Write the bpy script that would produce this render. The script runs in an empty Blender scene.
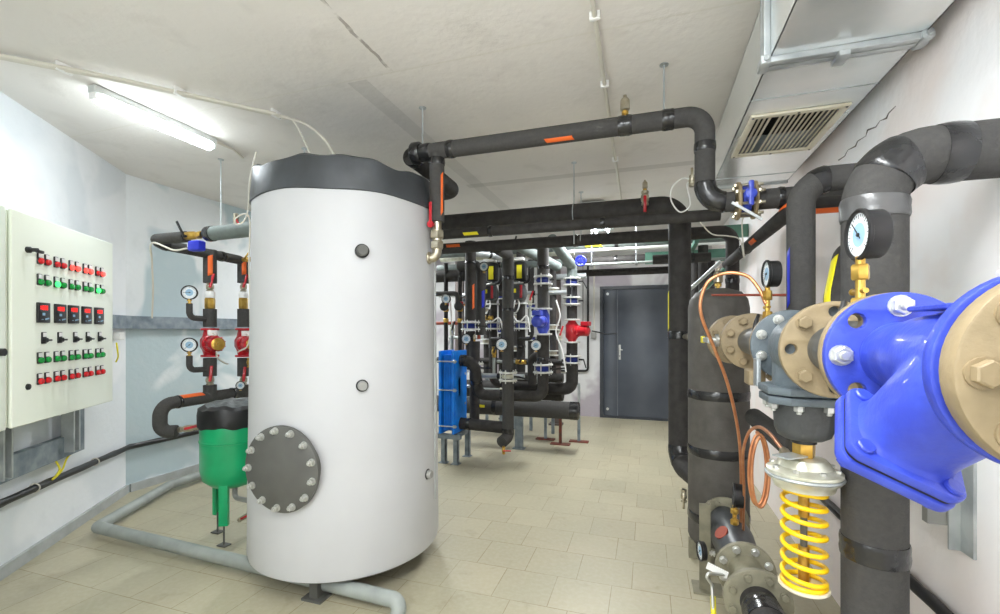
import bpy, math, random
from mathutils import Vector, Matrix
random.seed(7)
S = bpy.context.scene
COL = S.collection
F = 453.0
A = math.radians(18)
CA, SA = math.cos(A), math.sin(A)
EYE = 1.4
H = 2.756
V = Vector

def ray(px, py=331.0):
    c = (px - 500.0) / F
    return V((c * CA - SA, c * SA + CA, -(py - 331.0) / F))

def P(px, py, X=None, Y=None, z=None, D=None):
    r = ray(px, py)
    if D is None:
        if X is not None: D = X / r.x
        elif Y is not None: D = Y / r.y
        else: D = (z - EYE) / r.z
    return V((r.x * D, r.y * D, EYE + r.z * D))

# ---------------------------------------------------------------- materials
def lin(c):
    out = []
    for v in c:
        v = v / 255.0
        out.append(v / 12.92 if v <= 0.04045 else ((v + 0.055) / 1.055) ** 2.4)
    return (out[0], out[1], out[2], 1.0)

def mat(name, col, rough=0.5, metal=0.0, col2=None, scale=8.0, bump=0.0, bscale=None, detail=4.0, emit=0.0, lo=0.35, hi=0.65, coat=0.0, spec=0.5):
    m = bpy.data.materials.new(name)
    m.use_nodes = True
    nt = m.node_tree
    b = nt.nodes['Principled BSDF']
    b.inputs['Base Color'].default_value = lin(col)
    b.inputs['Roughness'].default_value = rough
    b.inputs['Metallic'].default_value = metal
    b.inputs['Specular IOR Level'].default_value = spec
    if coat: b.inputs['Coat Weight'].default_value = coat
    geo = nt.nodes.new('ShaderNodeNewGeometry')
    if col2 is not None:
        n = nt.nodes.new('ShaderNodeTexNoise')
        n.inputs['Scale'].default_value = scale
        n.inputs['Detail'].default_value = detail
        nt.links.new(geo.outputs['Position'], n.inputs['Vector'])
        r = nt.nodes.new('ShaderNodeValToRGB')
        r.color_ramp.elements[0].position = lo
        r.color_ramp.elements[1].position = hi
        r.color_ramp.elements[0].color = lin(col)
        r.color_ramp.elements[1].color = lin(col2)
        nt.links.new(n.outputs['Fac'], r.inputs['Fac'])
        nt.links.new(r.outputs['Color'], b.inputs['Base Color'])
    if bump:
        n2 = nt.nodes.new('ShaderNodeTexNoise')
        n2.inputs['Scale'].default_value = bscale or scale * 4
        n2.inputs['Detail'].default_value = 3
        nt.links.new(geo.outputs['Position'], n2.inputs['Vector'])
        bp = nt.nodes.new('ShaderNodeBump')
        bp.inputs['Strength'].default_value = bump
        bp.inputs['Distance'].default_value = 0.01
        nt.links.new(n2.outputs['Fac'], bp.inputs['Height'])
        nt.links.new(bp.outputs['Normal'], b.inputs['Normal'])
    if emit:
        b.inputs['Emission Color'].default_value = lin(col)
        b.inputs['Emission Strength'].default_value = emit
    return m

def mixnode(nt, fac, c1, c2):
    n = nt.nodes.new('ShaderNodeMix'); n.data_type = 'RGBA'
    for sock, v in ((n.inputs[0], fac), (n.inputs[6], c1), (n.inputs[7], c2)):
        if hasattr(v, 'links'): nt.links.new(v, sock)
        else: sock.default_value = v
    return n.outputs[2]

def mth(nt, op, a, b=None, c=None):
    n = nt.nodes.new('ShaderNodeMath'); n.operation = op
    for i, v in enumerate((a, b, c)):
        if v is None: continue
        if hasattr(v, 'links'): nt.links.new(v, n.inputs[i])
        else: n.inputs[i].default_value = v
    return n.outputs[0]

def noise(nt, vec, scale, detail=4, dist=0.0):
    n = nt.nodes.new('ShaderNodeTexNoise')
    n.inputs['Scale'].default_value = scale; n.inputs['Detail'].default_value = detail
    n.inputs['Distortion'].default_value = dist
    nt.links.new(vec, n.inputs['Vector'])
    return n.outputs['Fac']

def ramp(nt, fac, p0, p1, c0=(0, 0, 0, 1), c1=(1, 1, 1, 1)):
    r = nt.nodes.new('ShaderNodeValToRGB')
    r.color_ramp.elements[0].position = p0; r.color_ramp.elements[1].position = p1
    r.color_ramp.elements[0].color = c0; r.color_ramp.elements[1].color = c1
    nt.links.new(fac, r.inputs['Fac'])
    return r.outputs['Color']

def plaster(name, base, patch, dirt, pscale=0.9, plo=0.52, phi=0.58, rough=0.8, seams=None):
    """plaster wall: base coat, troweled patches, faint grime"""
    m = bpy.data.materials.new(name); m.use_nodes = True
    nt = m.node_tree; b = nt.nodes['Principled BSDF']
    geo = nt.nodes.new('ShaderNodeNewGeometry')
    pos = geo.outputs['Position']
    f1 = ramp(nt, noise(nt, pos, pscale, 3, 0.6), plo, phi)
    c = mixnode(nt, f1, lin(base), lin(patch))
    f2 = ramp(nt, noise(nt, pos, 5.0, 6, 0.3), 0.55, 0.8)
    c = mixnode(nt, mth(nt, 'MULTIPLY', f2, 0.5), c, lin(dirt))
    h = noise(nt, pos, 26.0, 4)
    if seams:
        sep = nt.nodes.new('ShaderNodeSeparateXYZ'); nt.links.new(pos, sep.inputs[0])
        wob = mth(nt, 'MULTIPLY', mth(nt, 'SUBTRACT', noise(nt, pos, 9.0, 5), 0.5), 0.03)
        for (ax, val, w, c2, amt, wb, lo, hi) in seams:
            k = mth(nt, 'SUBTRACT', sep.outputs[ax], val)
            if wb: k = mth(nt, 'ADD', k, wob)
            k = mth(nt, 'LESS_THAN', mth(nt, 'ABSOLUTE', k), w)
            other = sep.outputs[1 if ax == 0 else 0]
            k = mth(nt, 'MULTIPLY', k, mth(nt, 'GREATER_THAN', other, lo))
            k = mth(nt, 'MULTIPLY', k, mth(nt, 'LESS_THAN', other, hi))
            if wb: k = mth(nt, 'MULTIPLY', k, ramp(nt, noise(nt, pos, 14.0, 3), 0.4, 0.55))
            c = mixnode(nt, mth(nt, 'MULTIPLY', k, amt), c, lin(c2))
    nt.links.new(c, b.inputs['Base Color'])
    b.inputs['Roughness'].default_value = rough
    bp = nt.nodes.new('ShaderNodeBump'); bp.inputs['Strength'].default_value = 0.25; bp.inputs['Distance'].default_value = 0.01
    nt.links.new(h, bp.inputs['Height']); nt.links.new(bp.outputs['Normal'], b.inputs['Normal'])
    return m

M = {}
M['wall_l'] = plaster('white plaster', (236, 239, 242), (226, 231, 235), (216, 222, 226))
M['wall_f'] = plaster('patched plaster', (230, 234, 236), (186, 202, 207), (206, 212, 214), 1.2, 0.47, 0.53)
M['wall_r'] = plaster('pinkish plaster', (247, 238, 235), (250, 250, 252), (236, 226, 221), 0.8, 0.48, 0.6)
M['wall_b'] = plaster('grey plaster', (216, 216, 216), (176, 168, 176), (186, 183, 182), 1.3, 0.5, 0.6)
M['ceiling'] = plaster('ceiling board', (232, 228, 223), (224, 220, 215), (208, 203, 197), 0.8, 0.45, 0.7, 0.85,
    seams=[(1, 2.085, 0.006, (226, 222, 214), 0.8, False, -9, 9), (0, -1.27, 0.009, (128, 118, 108), 0.65, True, -9, 2.085),
           (1, 3.95, 0.05, (168, 165, 158), 0.35, False, -1.6, 9), (0, -1.5, 0.06, (165, 163, 157), 0.25, False, 2.1, 9)])
M['insul'] = mat('foam insulation', (75, 74, 72), 0.85, col2=(69, 68, 67), scale=60, bump=0.25, bscale=160, spec=0.25)
M['insul_d'] = mat('dark foam insulation', (62, 60, 58), 0.7, col2=(50, 48, 47), scale=20, bump=0.2, bscale=120, spec=0.3)
M['insul_g'] = mat('greenish grey insulation', (112, 122, 118), 0.7, col2=(98, 106, 104), scale=14, bump=0.2, bscale=90)
M['insul_v'] = mat('vessel foam insulation', (92, 89, 84), 0.6, col2=(80, 77, 73), scale=14, bump=0.15, bscale=90, spec=0.4)
M['tape'] = mat('black glossy tape', (38, 38, 39), 0.2, bump=0.3, bscale=30, spec=0.6)
M['sheen'] = mat('silvery tape', (96, 96, 96), 0.3, 0.4, bump=0.2, bscale=40)
M['orange'] = mat('orange marking tape', (235, 106, 40), 0.45)
M['bluetape'] = mat('blue marking tape', (28, 44, 190), 0.45)
M['yellowtape'] = mat('yellow marking tape', (238, 226, 40), 0.45)
M['jacket'] = mat('white tank jacket', (193, 194, 196), 0.5, col2=(189, 190, 192), scale=3, bump=0.05, bscale=6)
M['vinyl'] = mat('dark vinyl', (66, 70, 74), 0.38, col2=(52, 55, 58), scale=5, bump=0.35, bscale=9)
M['vinyl_top'] = mat('dark membrane', (110, 115, 116), 0.5, col2=(80, 84, 86), scale=12, bump=0.6, bscale=30)
M['steel_dk'] = mat('dark painted steel', (92, 92, 88), 0.5, col2=(84, 84, 80), scale=10)
M['bolt'] = mat('zinc bolt', (205, 206, 202), 0.32, 0.75, bump=0.1, bscale=120)
M['cabinet'] = mat('cream enamel', (246, 250, 238), 0.4, col2=(243, 248, 234), scale=2)
M['cabinet_in'] = mat('cabinet shadow gap', (96, 92, 84), 0.7)
M['galv'] = mat('galvanised steel', (200, 205, 206), 0.36, 0.6, col2=(168, 174, 177), scale=9, bump=0.06, bscale=60)
M['galv_dk'] = mat('dull galvanised strut', (150, 160, 167), 0.5, 0.35, col2=(112, 124, 134), scale=12, bump=0.1)
M['duct'] = mat('zinc duct sheet', (250, 252, 251), 0.24, 0.7, col2=(232, 237, 238), scale=3.5, bump=0.10, bscale=5)
M['cream'] = mat('cream enamel grille', (226, 220, 200), 0.5, col2=(204, 188, 158), scale=9, lo=0.55, hi=0.8)
M['black'] = mat('black plastic', (26, 26, 27), 0.4)
M['dark_void'] = mat('duct interior', (22, 20, 18), 0.9)
M['red'] = mat('red enamel', (196, 24, 40), 0.32, col2=(168, 18, 30), scale=12, coat=0.3)
M['redlens'] = mat('red button', (214, 24, 32), 0.25)
M['redlit'] = mat('lit red lamp', (255, 70, 60), 0.3, emit=1.6)
M['greenlens'] = mat('green button', (10, 150, 60), 0.25)
M['greenlit'] = mat('lit green lamp', (60, 255, 110), 0.3, emit=2.0)
M['white'] = mat('white plastic', (240, 240, 238), 0.45)
M['offwhite'] = mat('off white cable', (214, 210, 198), 0.5)
M['brass'] = mat('brass', (214, 178, 92), 0.28, 0.9, col2=(190, 150, 70), scale=30)
M['nickel'] = mat('nickel plated brass', (196, 190, 172), 0.3, 0.85, col2=(170, 160, 138), scale=30)
M['green'] = mat('green vessel paint', (14, 168, 108), 0.32, col2=(10, 156, 98), scale=6, coat=0.2)
M['pvc'] = mat('grey pvc pipe', (158, 164, 160), 0.5, col2=(142, 148, 144), scale=8)
M['bluepaint'] = mat('blue cast enamel', (58, 78, 190), 0.4, col2=(48, 64, 172), scale=16, bump=0.14, bscale=70, coat=0.12)
M['blueplate'] = mat('blue exchanger paint', (20, 136, 244), 0.35, col2=(14, 118, 222), scale=10)
M['flange'] = mat('beige primed flange', (148, 131, 101), 0.55, col2=(133, 118, 90), scale=18, bump=0.15, bscale=80)
M['flange_o'] = mat('olive grey flange', (138, 134, 114), 0.5, col2=(120, 116, 98), scale=18, bump=0.15, bscale=80)
M['cast'] = mat('grey blue cast iron', (96, 106, 112), 0.42, col2=(84, 94, 100), scale=16, bump=0.2, bscale=90)
M['housing'] = mat('black grey casting', (66, 68, 69), 0.5, bump=0.15, bscale=90)
M['neck'] = mat('dark grey painted pipe', (78, 80, 80), 0.45, bump=0.1, bscale=60)
M['zinc'] = mat('yellowish zinc plate', (226, 226, 214), 0.3, 0.55, col2=(200, 198, 178), scale=20, bump=0.08)
M['spring'] = mat('yellow spring paint', (250, 208, 10), 0.35, col2=(240, 194, 4), scale=30)
M['copper'] = mat('copper tube', (222, 158, 114), 0.32, 0.75, col2=(204, 134, 92), scale=20)
M['dial'] = mat('white dial', (232, 238, 242), 0.35)
M['dialblue'] = mat('pale blue dial print', (150, 186, 214), 0.5)
M['navy'] = mat('dark blue enamel', (30, 48, 130), 0.4)
M['post'] = mat('brown grey steel post', (98, 88, 84), 0.55, col2=(84, 74, 70), scale=14)
M['flange_w'] = mat('white zinc flange', (226, 228, 226), 0.4, 0.25, col2=(206, 206, 196), scale=30)
M['doorpaint'] = mat('charcoal door paint', (82, 88, 97), 0.33, col2=(68, 73, 82), scale=1.6, bump=0.12, bscale=4, lo=0.4, hi=0.65)
M['doorframe'] = mat('door frame paint', (56, 60, 66), 0.4)
M['baseboard'] = mat('grey skirting band', (178, 182, 182), 0.7, col2=(164, 168, 166), scale=9)
M['tray_green'] = mat('green steel beam', (96, 142, 124), 0.45, col2=(76, 118, 102), scale=8)
M['rust'] = mat('rusty foot plate', (132, 62, 48), 0.7, col2=(104, 70, 58), scale=20)
M['lamp_metal'] = mat('lamp housing', (210, 214, 212), 0.5)
M['display'] = mat('display red', (255, 40, 32), 0.4, emit=1.0)
M['tube'] = mat('fluorescent tube', (240, 250, 255), 0.4, emit=16.0)
M['flex'] = mat('grey flexible conduit', (150, 150, 146), 0.5)
M['emblem'] = mat('rust red label', (150, 62, 38), 0.5)

# floor: tiles with joints
def floor_mat():
    m = bpy.data.materials.new('floor tiles'); m.use_nodes = True
    nt = m.node_tree; b = nt.nodes['Principled BSDF']
    geo = nt.nodes.new('ShaderNodeNewGeometry'); pos = geo.outputs['Position']
    br = nt.nodes.new('ShaderNodeTexBrick')
    br.inputs['Color1'].default_value = lin((184, 176, 150)); br.inputs['Color2'].default_value = lin((173, 166, 141))
    br.inputs['Mortar'].default_value = lin((136, 118, 86))
    br.inputs['Scale'].default_value = 1.0
    br.inputs['Mortar Size'].default_value = 0.0022; br.inputs['Mortar Smooth'].default_value = 0.3
    br.inputs['Brick Width'].default_value = 0.3; br.inputs['Row Height'].default_value = 0.3
    br.offset = 0.35; br.offset_frequency = 2
    mp = nt.nodes.new('ShaderNodeMapping'); mp.inputs['Location'].default_value = (0.08, 0.14, 0)
    nt.links.new(pos, mp.inputs['Vector']); nt.links.new(mp.outputs['Vector'], br.inputs['Vector'])
    f = ramp(nt, noise(nt, pos, 1.6, 6, 0.5), 0.42, 0.68)
    c = mixnode(nt, mth(nt, 'MULTIPLY', f, 0.6), br.outputs['Color'], lin((168, 164, 140)))
    f2 = ramp(nt, noise(nt, pos, 6.0, 6, 0.8), 0.6, 0.78)
    c = mixnode(nt, mth(nt, 'MULTIPLY', f2, 0.45), c, lin((146, 132, 104)))
    f3 = ramp(nt, noise(nt, pos, 40.0, 3, 0.2), 0.4, 0.7)
    c = mixnode(nt, mth(nt, 'MULTIPLY', f3, 0.15), c, lin((208, 206, 188)))
    nt.links.new(c, b.inputs['Base Color'])
    b.inputs['Roughness'].default_value = 0.42
    bp = nt.nodes.new('ShaderNodeBump'); bp.inputs['Strength'].default_value = 0.15; bp.inputs['Distance'].default_value = 0.01
    nt.links.new(noise(nt, pos, 14, 4), bp.inputs['Height']); nt.links.new(bp.outputs['Normal'], b.inputs['Normal'])
    return m
M['floor'] = floor_mat()

# ---------------------------------------------------------------- mesh kit
def basis(axis, hint=None):
    w = V(axis).normalized()
    h = V(hint) if hint is not None else (V((0, 0, 1)) if abs(w.z) < 0.9 else V((1, 0, 0)))
    if (h - w * h.dot(w)).length < 1e-3: h = V((1, 0, 0)) if abs(w.x) < .9 else V((0, 1, 0))
    u = (h - w * h.dot(w)).normalized()
    return u, w.cross(u), w

def fillet(pts, R, k=10):
    pts = [V(p) for p in pts]
    out = [pts[0]]
    for i in range(1, len(pts) - 1):
        r = R[i - 1] if isinstance(R, (list, tuple)) else R
        a = (pts[i - 1] - pts[i]); b = (pts[i + 1] - pts[i])
        la, lb = a.length, b.length
        a.normalize(); b.normalize()
        ang = a.angle(b)
        if ang > math.pi - 0.03 or r <= 0: out.append(pts[i]); continue
        t = min(r / math.tan(ang / 2), la * 0.49 if i > 1 else la * 0.95, lb * 0.49 if i < len(pts) - 2 else lb * 0.95)
        rr = t * math.tan(ang / 2)
        c = pts[i] + (a + b).normalized() * (rr / math.sin(ang / 2))
        s = pts[i] + a * t - c; e = pts[i] + b * t - c
        tot = s.angle(e)
        for j in range(k + 1):
            f = j / k
            out.append(c + (s * math.sin((1 - f) * tot) + e * math.sin(f * tot)) / math.sin(tot))
    out.append(pts[-1])
    res = [out[0]]
    for p in out[1:]:
        if (p - res[-1]).length > 1e-5: res.append(p)
    return res

def smooth_path(pts, k=8):
    """Catmull-Rom through points"""
    pts = [V(p) for p in pts]
    P_ = [pts[0] * 2 - pts[1]] + pts + [pts[-1] * 2 - pts[-2]]
    out = []
    for i in range(1, len(P_) - 2):
        a, b, c, d = P_[i - 1:i + 3]
        for j in range(k):
            t = j / k
            out.append(0.5 * ((2 * b) + (c - a) * t + (2 * a - 5 * b + 4 * c - d) * t * t + (3 * b - a - 3 * c + d) * t ** 3))
    out.append(pts[-1])
    return out

def frames(path):
    T = []
    n = len(path)
    for i in range(n):
        d = path[min(i + 1, n - 1)] - path[max(i - 1, 0)]
        T.append(d.normalized())
    u, v, w = basis(T[0])
    fr = [(u, v)]
    for i in range(1, n):
        q = T[i - 1].rotation_difference(T[i])
        u = q @ u; u = (u - T[i] * u.dot(T[i])).normalized()
        fr.append((u, T[i].cross(u)))
    return fr

class MB:
    def __init__(s): s.v = []; s.f = []
    def add(s, vs, fs):
        o = len(s.v); s.v += [V(p) for p in vs]; s.f += [tuple(i + o for i in f) for f in fs]; return s
    def rings(s, R, cap=True, loop=False):
        n = len(R[0]); vs = [p for r in R for p in r]; fs = []
        m = len(R)
        for i in range(m if loop else m - 1):
            a = i * n; b = ((i + 1) % m) * n
            for j in range(n):
                k = (j + 1) % n
                fs.append((a + j, a + k, b + k, b + j))
        if cap and not loop:
            fs.append(tuple(range(n - 1, -1, -1))); fs.append(tuple((m - 1) * n + j for j in range(n)))
        return s.add(vs, fs)
    def tube(s, path, r, n=20, cap=True, wob=0.0):
        path = [V(p) for p in path]
        fr = frames(path); R = []
        for i, p in enumerate(path):
            rr = r[i] if isinstance(r, (list, tuple)) else r
            u, v = fr[i]
            R.append([p + (u * math.cos(2 * math.pi * j / n) + v * math.sin(2 * math.pi * j / n)) * rr * (1 + (random.uniform(-wob, wob) if wob else 0)) for j in range(n)])
        return s.rings(R, cap)
    def lathe(s, prof, o=(0, 0, 0), axis=(0, 0, 1), n=36, cap=True, hint=None):
        u, v, w = basis(axis, hint); o = V(o)
        R = [[o + w * h + (u * math.cos(2 * math.pi * j / n) + v * math.sin(2 * math.pi * j / n)) * max(r, 1e-4) for j in range(n)] for r, h in prof]
        return s.rings(R, cap)
    def cyl(s, a, b, r, n=20, r2=None):
        a = V(a); b = V(b); d = b - a
        return s.lathe([(r, 0), (r if r2 is None else r2, d.length)], a, d, n)
    def chamf(s, a, b, r, c=0.002, n=32):
        a = V(a); b = V(b); d = b - a; L = d.length
        return s.lathe([(r - c, 0), (r, c), (r, L - c), (r - c, L)], a, d, n)
    def box(s, c, size, ax=None, bev=0.0):
        c = V(c); X, Y, Z = ax if ax else (V((1, 0, 0)), V((0, 1, 0)), V((0, 0, 1)))
        X, Y, Z = V(X), V(Y), V(Z)
        hx, hy, hz = size[0] / 2, size[1] / 2, size[2] / 2
        if bev <= 0:
            vs = [c + X * a * hx + Y * b * hy + Z * d * hz for d in (-1, 1) for (a, b) in ((-1, -1), (1, -1), (1, 1), (-1, 1))]
            return s.add(vs, [(3, 2, 1, 0), (4, 5, 6, 7), (0, 1, 5, 4), (1, 2, 6, 5), (2, 3, 7, 6), (3, 0, 4, 7)])
        b = min(bev, hx * .9, hy * .9, hz * .9)
        def loop(ix, iy, z):
            q = []
            for (sx, sy, a0) in ((1, 1, 0), (-1, 1, 90), (-1, -1, 180), (1, -1, 270)):
                for t in (0, 45, 90):
                    an = math.radians(a0 + t)
                    q.append(c + X * (sx * (ix - b) + math.cos(an) * b) + Y * (sy * (iy - b) + math.sin(an) * b) + Z * z)
            return q
        R = [loop(hx - b * .6 + 0, hy - b * .6 + 0, -hz), loop(hx, hy, -hz + b * .6), loop(hx, hy, hz - b * .6), loop(hx - b * .6, hy - b * .6, hz)]
        return s.rings(R)
    def hexp(s, a, b, r): return s.lathe([(r * .9, 0), (r, (V(b) - V(a)).length * .1), (r, (V(b) - V(a)).length * .88), (r * .86, (V(b) - V(a)).length)], a, V(b) - V(a), 6)
    def sphere(s, c, r, n=20, m=12, sc=(1, 1, 1)):
        R = []
        for i in range(m + 1):
            t = math.pi * i / m
            R.append([V(c) + V((math.sin(t) * math.cos(2 * math.pi * j / n) * r * sc[0] + 1e-6 * math.cos(j), math.sin(t) * math.sin(2 * math.pi * j / n) * r * sc[1], -math.cos(t) * r * sc[2])) for j in range(n)])
        return s.rings(R, False)
    def torus(s, c, axis, R_, r, n=32, m=10):
        u, v, w = basis(axis); c = V(c); R = []
        for i in range(n):
            t = 2 * math.pi * i / n; d = u * math.cos(t) + v * math.sin(t)
            R.append([c + d * (R_ + r * math.cos(2 * math.pi * j / m)) + w * r * math.sin(2 * math.pi * j / m) for j in range(m)])
        return s.rings(R, False, True)
    def plate(s, loops, t, o, ux, uy, bev=0.0):
        """extruded 2-D outline with holes; o is the centre of thickness"""
        cu = bpy.data.curves.new('tmp', 'CURVE'); cu.dimensions = '2D'; cu.fill_mode = 'BOTH'
        cu.extrude = max(t / 2 - bev, 1e-5); cu.bevel_depth = bev; cu.bevel_resolution = 1 if bev else 0; cu.offset = -bev
        for L in loops:
            sp = cu.splines.new('POLY'); sp.points.add(len(L) - 1)
            for i, (x, y) in enumerate(L): sp.points[i].co = (x, y, 0, 1)
            sp.use_cyclic_u = True
        ob = bpy.data.objects.new('tmp', cu)
        me = bpy.data.meshes.new_from_object(ob)
        o = V(o); ux = V(ux).normalized(); uy = V(uy).normalized(); uz = ux.cross(uy)
        s.add([o + ux * p.co.x + uy * p.co.y + uz * p.co.z for p in me.vertices], [tuple(f.vertices) for f in me.polygons])
        bpy.data.objects.remove(ob); bpy.data.curves.remove(cu); bpy.data.meshes.remove(me)
        return s
    def build(s, name, material, parent=None, label=None, sharp=38, kind=None):
        base = V((0, 0, 0))
        if parent is not None:
            q = parent
            while q is not None: base = base + q.location; q = q.parent
            loc = V((0, 0, 0))
        else:
            if s.v:
                lo = V((min(p.x for p in s.v), min(p.y for p in s.v), min(p.z for p in s.v)))
                hi = V((max(p.x for p in s.v), max(p.y for p in s.v), max(p.z for p in s.v)))
                base = V(((lo.x + hi.x) / 2, (lo.y + hi.y) / 2, lo.z))
            loc = base.copy()
        me = bpy.data.meshes.new(name)
        me.from_pydata([p - base for p in s.v], [], s.f)
        me.materials.append(material)
        me.validate()
        import bmesh
        bm = bmesh.new(); bm.from_mesh(me)
        bmesh.ops.remove_doubles(bm, verts=bm.verts, dist=1e-6)
        bmesh.ops.recalc_face_normals(bm, faces=bm.faces)
        bm.to_mesh(me); bm.free()
        me.shade_smooth()
        me.set_sharp_from_angle(angle=math.radians(sharp))
        o = bpy.data.objects.new(name, me); COL.objects.link(o)
        o.location = loc
        if parent is not None: o.parent = parent
        if label: o['label'] = label
        if kind: o['kind'] = kind
        return o

def circ(r, n=48, cx=0, cy=0, a0=0): return [(cx + r * math.cos(2 * math.pi * i / n + a0), cy + r * math.sin(2 * math.pi * i / n + a0)) for i in range(n)]

def root(name, label, cat, loc=(0, 0, 0), group=None):
    o = bpy.data.objects.new(name, None); COL.objects.link(o)
    o.empty_display_size = 0.05
    o.location = loc; o['label'] = label; o['category'] = cat
    if group: o['group'] = group
    return o

def tag(o, label, cat, group=None, kind=None):
    o['label'] = label; o['category'] = cat
    if group: o['group'] = group
    if kind: o['kind'] = kind
    return o

def struct(name, mb, m, parent=None):
    o = mb.build(name, m, parent)
    if parent is None: o['kind'] = 'structure'
    return o

# ---------------------------------------------------------------- pipes
def resample(path, step):
    out = [path[0]]
    for a, b in zip(path[:-1], path[1:]):
        L = (b - a).length; n = max(1, int(L / step))
        for i in range(1, n + 1): out.append(a.lerp(b, i / n))
    return out

def near_s(path, pt):
    best = (1e9, 0); s = 0
    for a, b in zip(path[:-1], path[1:]):
        d = b - a; L = d.length
        t = max(0, min(1, (V(pt) - a).dot(d) / (L * L)))
        q = a + d * t; e = (q - V(pt)).length
        if e < best[0]: best = (e, s + t * L)
        s += L
    return best[1]

def sub(path, s0, s1):
    out = []; s = 0
    for a, b in zip(path[:-1], path[1:]):
        L = (b - a).length
        if s + L >= s0 and s <= s1:
            t0 = max(0, (s0 - s) / L); t1 = min(1, (s1 - s) / L)
            if not out: out.append(a.lerp(b, t0))
            out.append(a.lerp(b, t1))
        s += L
    return out

def pipe(name, label, cat, pts, r, R, m, group=None, bands=(), stickers=(), n=28, base=None, bandm=None):
    """bands: (point, half length); stickers: (point, half length, outward dir, half angle, material)"""
    path = fillet(pts, R)
    path = resample(path, 0.05)
    mb = MB().tube(path, r, n)
    if not bands and not stickers and base is None:
        return tag(mb.build(name, m), label, cat, group)
    rt = base
    if base is None:
        lo = min(path, key=lambda p: p.z)
        rt = root(name, label, cat, lo, group)
    mb.build('insulation_sleeve', m, rt)
    for bd in bands:
        pt, hl = bd[0], bd[1]
        bm = bd[2] if len(bd) > 2 else M['tape']
        s = near_s(path, pt)
        sp = resample(sub(path, s - hl, s + hl), 0.008)
        if len(sp) < 3: continue
        k = len(sp)
        rr = [r + 0.0022 + random.uniform(0, 0.0018) + (0.001 if 0 < i < k - 1 else -0.001) for i in range(k)]
        MB().tube(sp, rr, n, wob=0.004).build('tape_band', bm, rt)
    for st in stickers:
        pt, hl, dr, ha, sm = st[:5]
        s = near_s(path, pt)
        sp = resample(sub(path, s - hl, s + hl), 0.02)
        L = []; N = 6
        T = [(sp[min(i + 1, len(sp) - 1)] - sp[max(i - 1, 0)]).normalized() for i in range(len(sp))]
        for i, p in enumerate(sp):
            u, v, w = basis(T[i], dr)
            # slanted ends like a cut arrow of tape
            row = []
            for j in range(N + 1):
                a = -ha + 2 * ha * j / N
                sl = (hl * 0.18) * (j / N - 0.5) if i in (0, len(sp) - 1) else 0
                row.append(p + T[i] * sl + (u * math.cos(a) + v * math.sin(a)) * (r + 0.0025))
            L.append(row)
        mbs = MB(); vs = [q for rw in L for q in rw]; fs = []
        for i in range(len(L) - 1):
            for j in range(N): fs.append((i * (N + 1) + j, i * (N + 1) + j + 1, (i + 1) * (N + 1) + j + 1, (i + 1) * (N + 1) + j))
        mbs.add(vs, fs)
        so = mbs.build('marking_sticker', sm, rt)
        md = so.modifiers.new('s', 'SOLIDIFY'); md.thickness = 0.0012; md.offset = 0
    return rt

def bolts(parent, c, axis, rb, nb, a0, hr, h_front, h_back, mat_, skip=(), hint=None, lab=None, stud=0.0):
    """hex bolts around a circle; head towards +axis at distance h_front, nut at -h_back"""
    u, v, w = basis(axis, hint)
    for i in range(nb):
        if i in skip: continue
        a = a0 + 2 * math.pi * i / nb
        p = V(c) + (u * math.cos(a) + v * math.sin(a)) * rb
        mb = MB()
        mb.cyl(p + w * h_front, p + w * (h_front + hr * .22), hr * 1.18, 16)
        mb.hexp(p + w * (h_front + hr * .22), p + w * (h_front + hr * 1.1), hr)
        if stud: mb.chamf(p + w * (h_front + hr * 1.1), p + w * (h_front + hr * 1.1 + stud), hr * .52, hr * .1, 12)
        mb.cyl(p - w * h_back, p + w * h_front, hr * .5, 10)
        mb.hexp(p - w * h_back, p - w * (h_back + hr * .9), hr)
        mb.build('bolt', mat_, parent)

def flange(parent, c, axis, r, t, m, nb=8, rb=None, a0=0.0, hr=0.011, holes=(), bore=0.0, boltm=None, hint=(0, 0, 1), hf=None, hb=None, skip=(), stud=0.0, bev=0.0025):
    u, v, w = basis(axis, hint)
    rb = rb or r * .8
    loops = [circ(r, 56)]
    for i in holes:
        a = a0 + 2 * math.pi * i / nb
        loops.append(circ(hr * .85, 14, rb * math.cos(a), rb * math.sin(a)))
    if bore: loops.append(circ(bore, 36))
    fl = MB().plate(loops, t, c, u, v, bev).build('flange', m, parent)
    if boltm is not None:
        bolts(fl, c, axis, rb, nb, a0, hr, hf if hf is not None else t / 2, hb if hb is not None else t / 2, boltm, skip=tuple(holes) + tuple(skip), hint=hint, stud=stud)
    return fl

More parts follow.
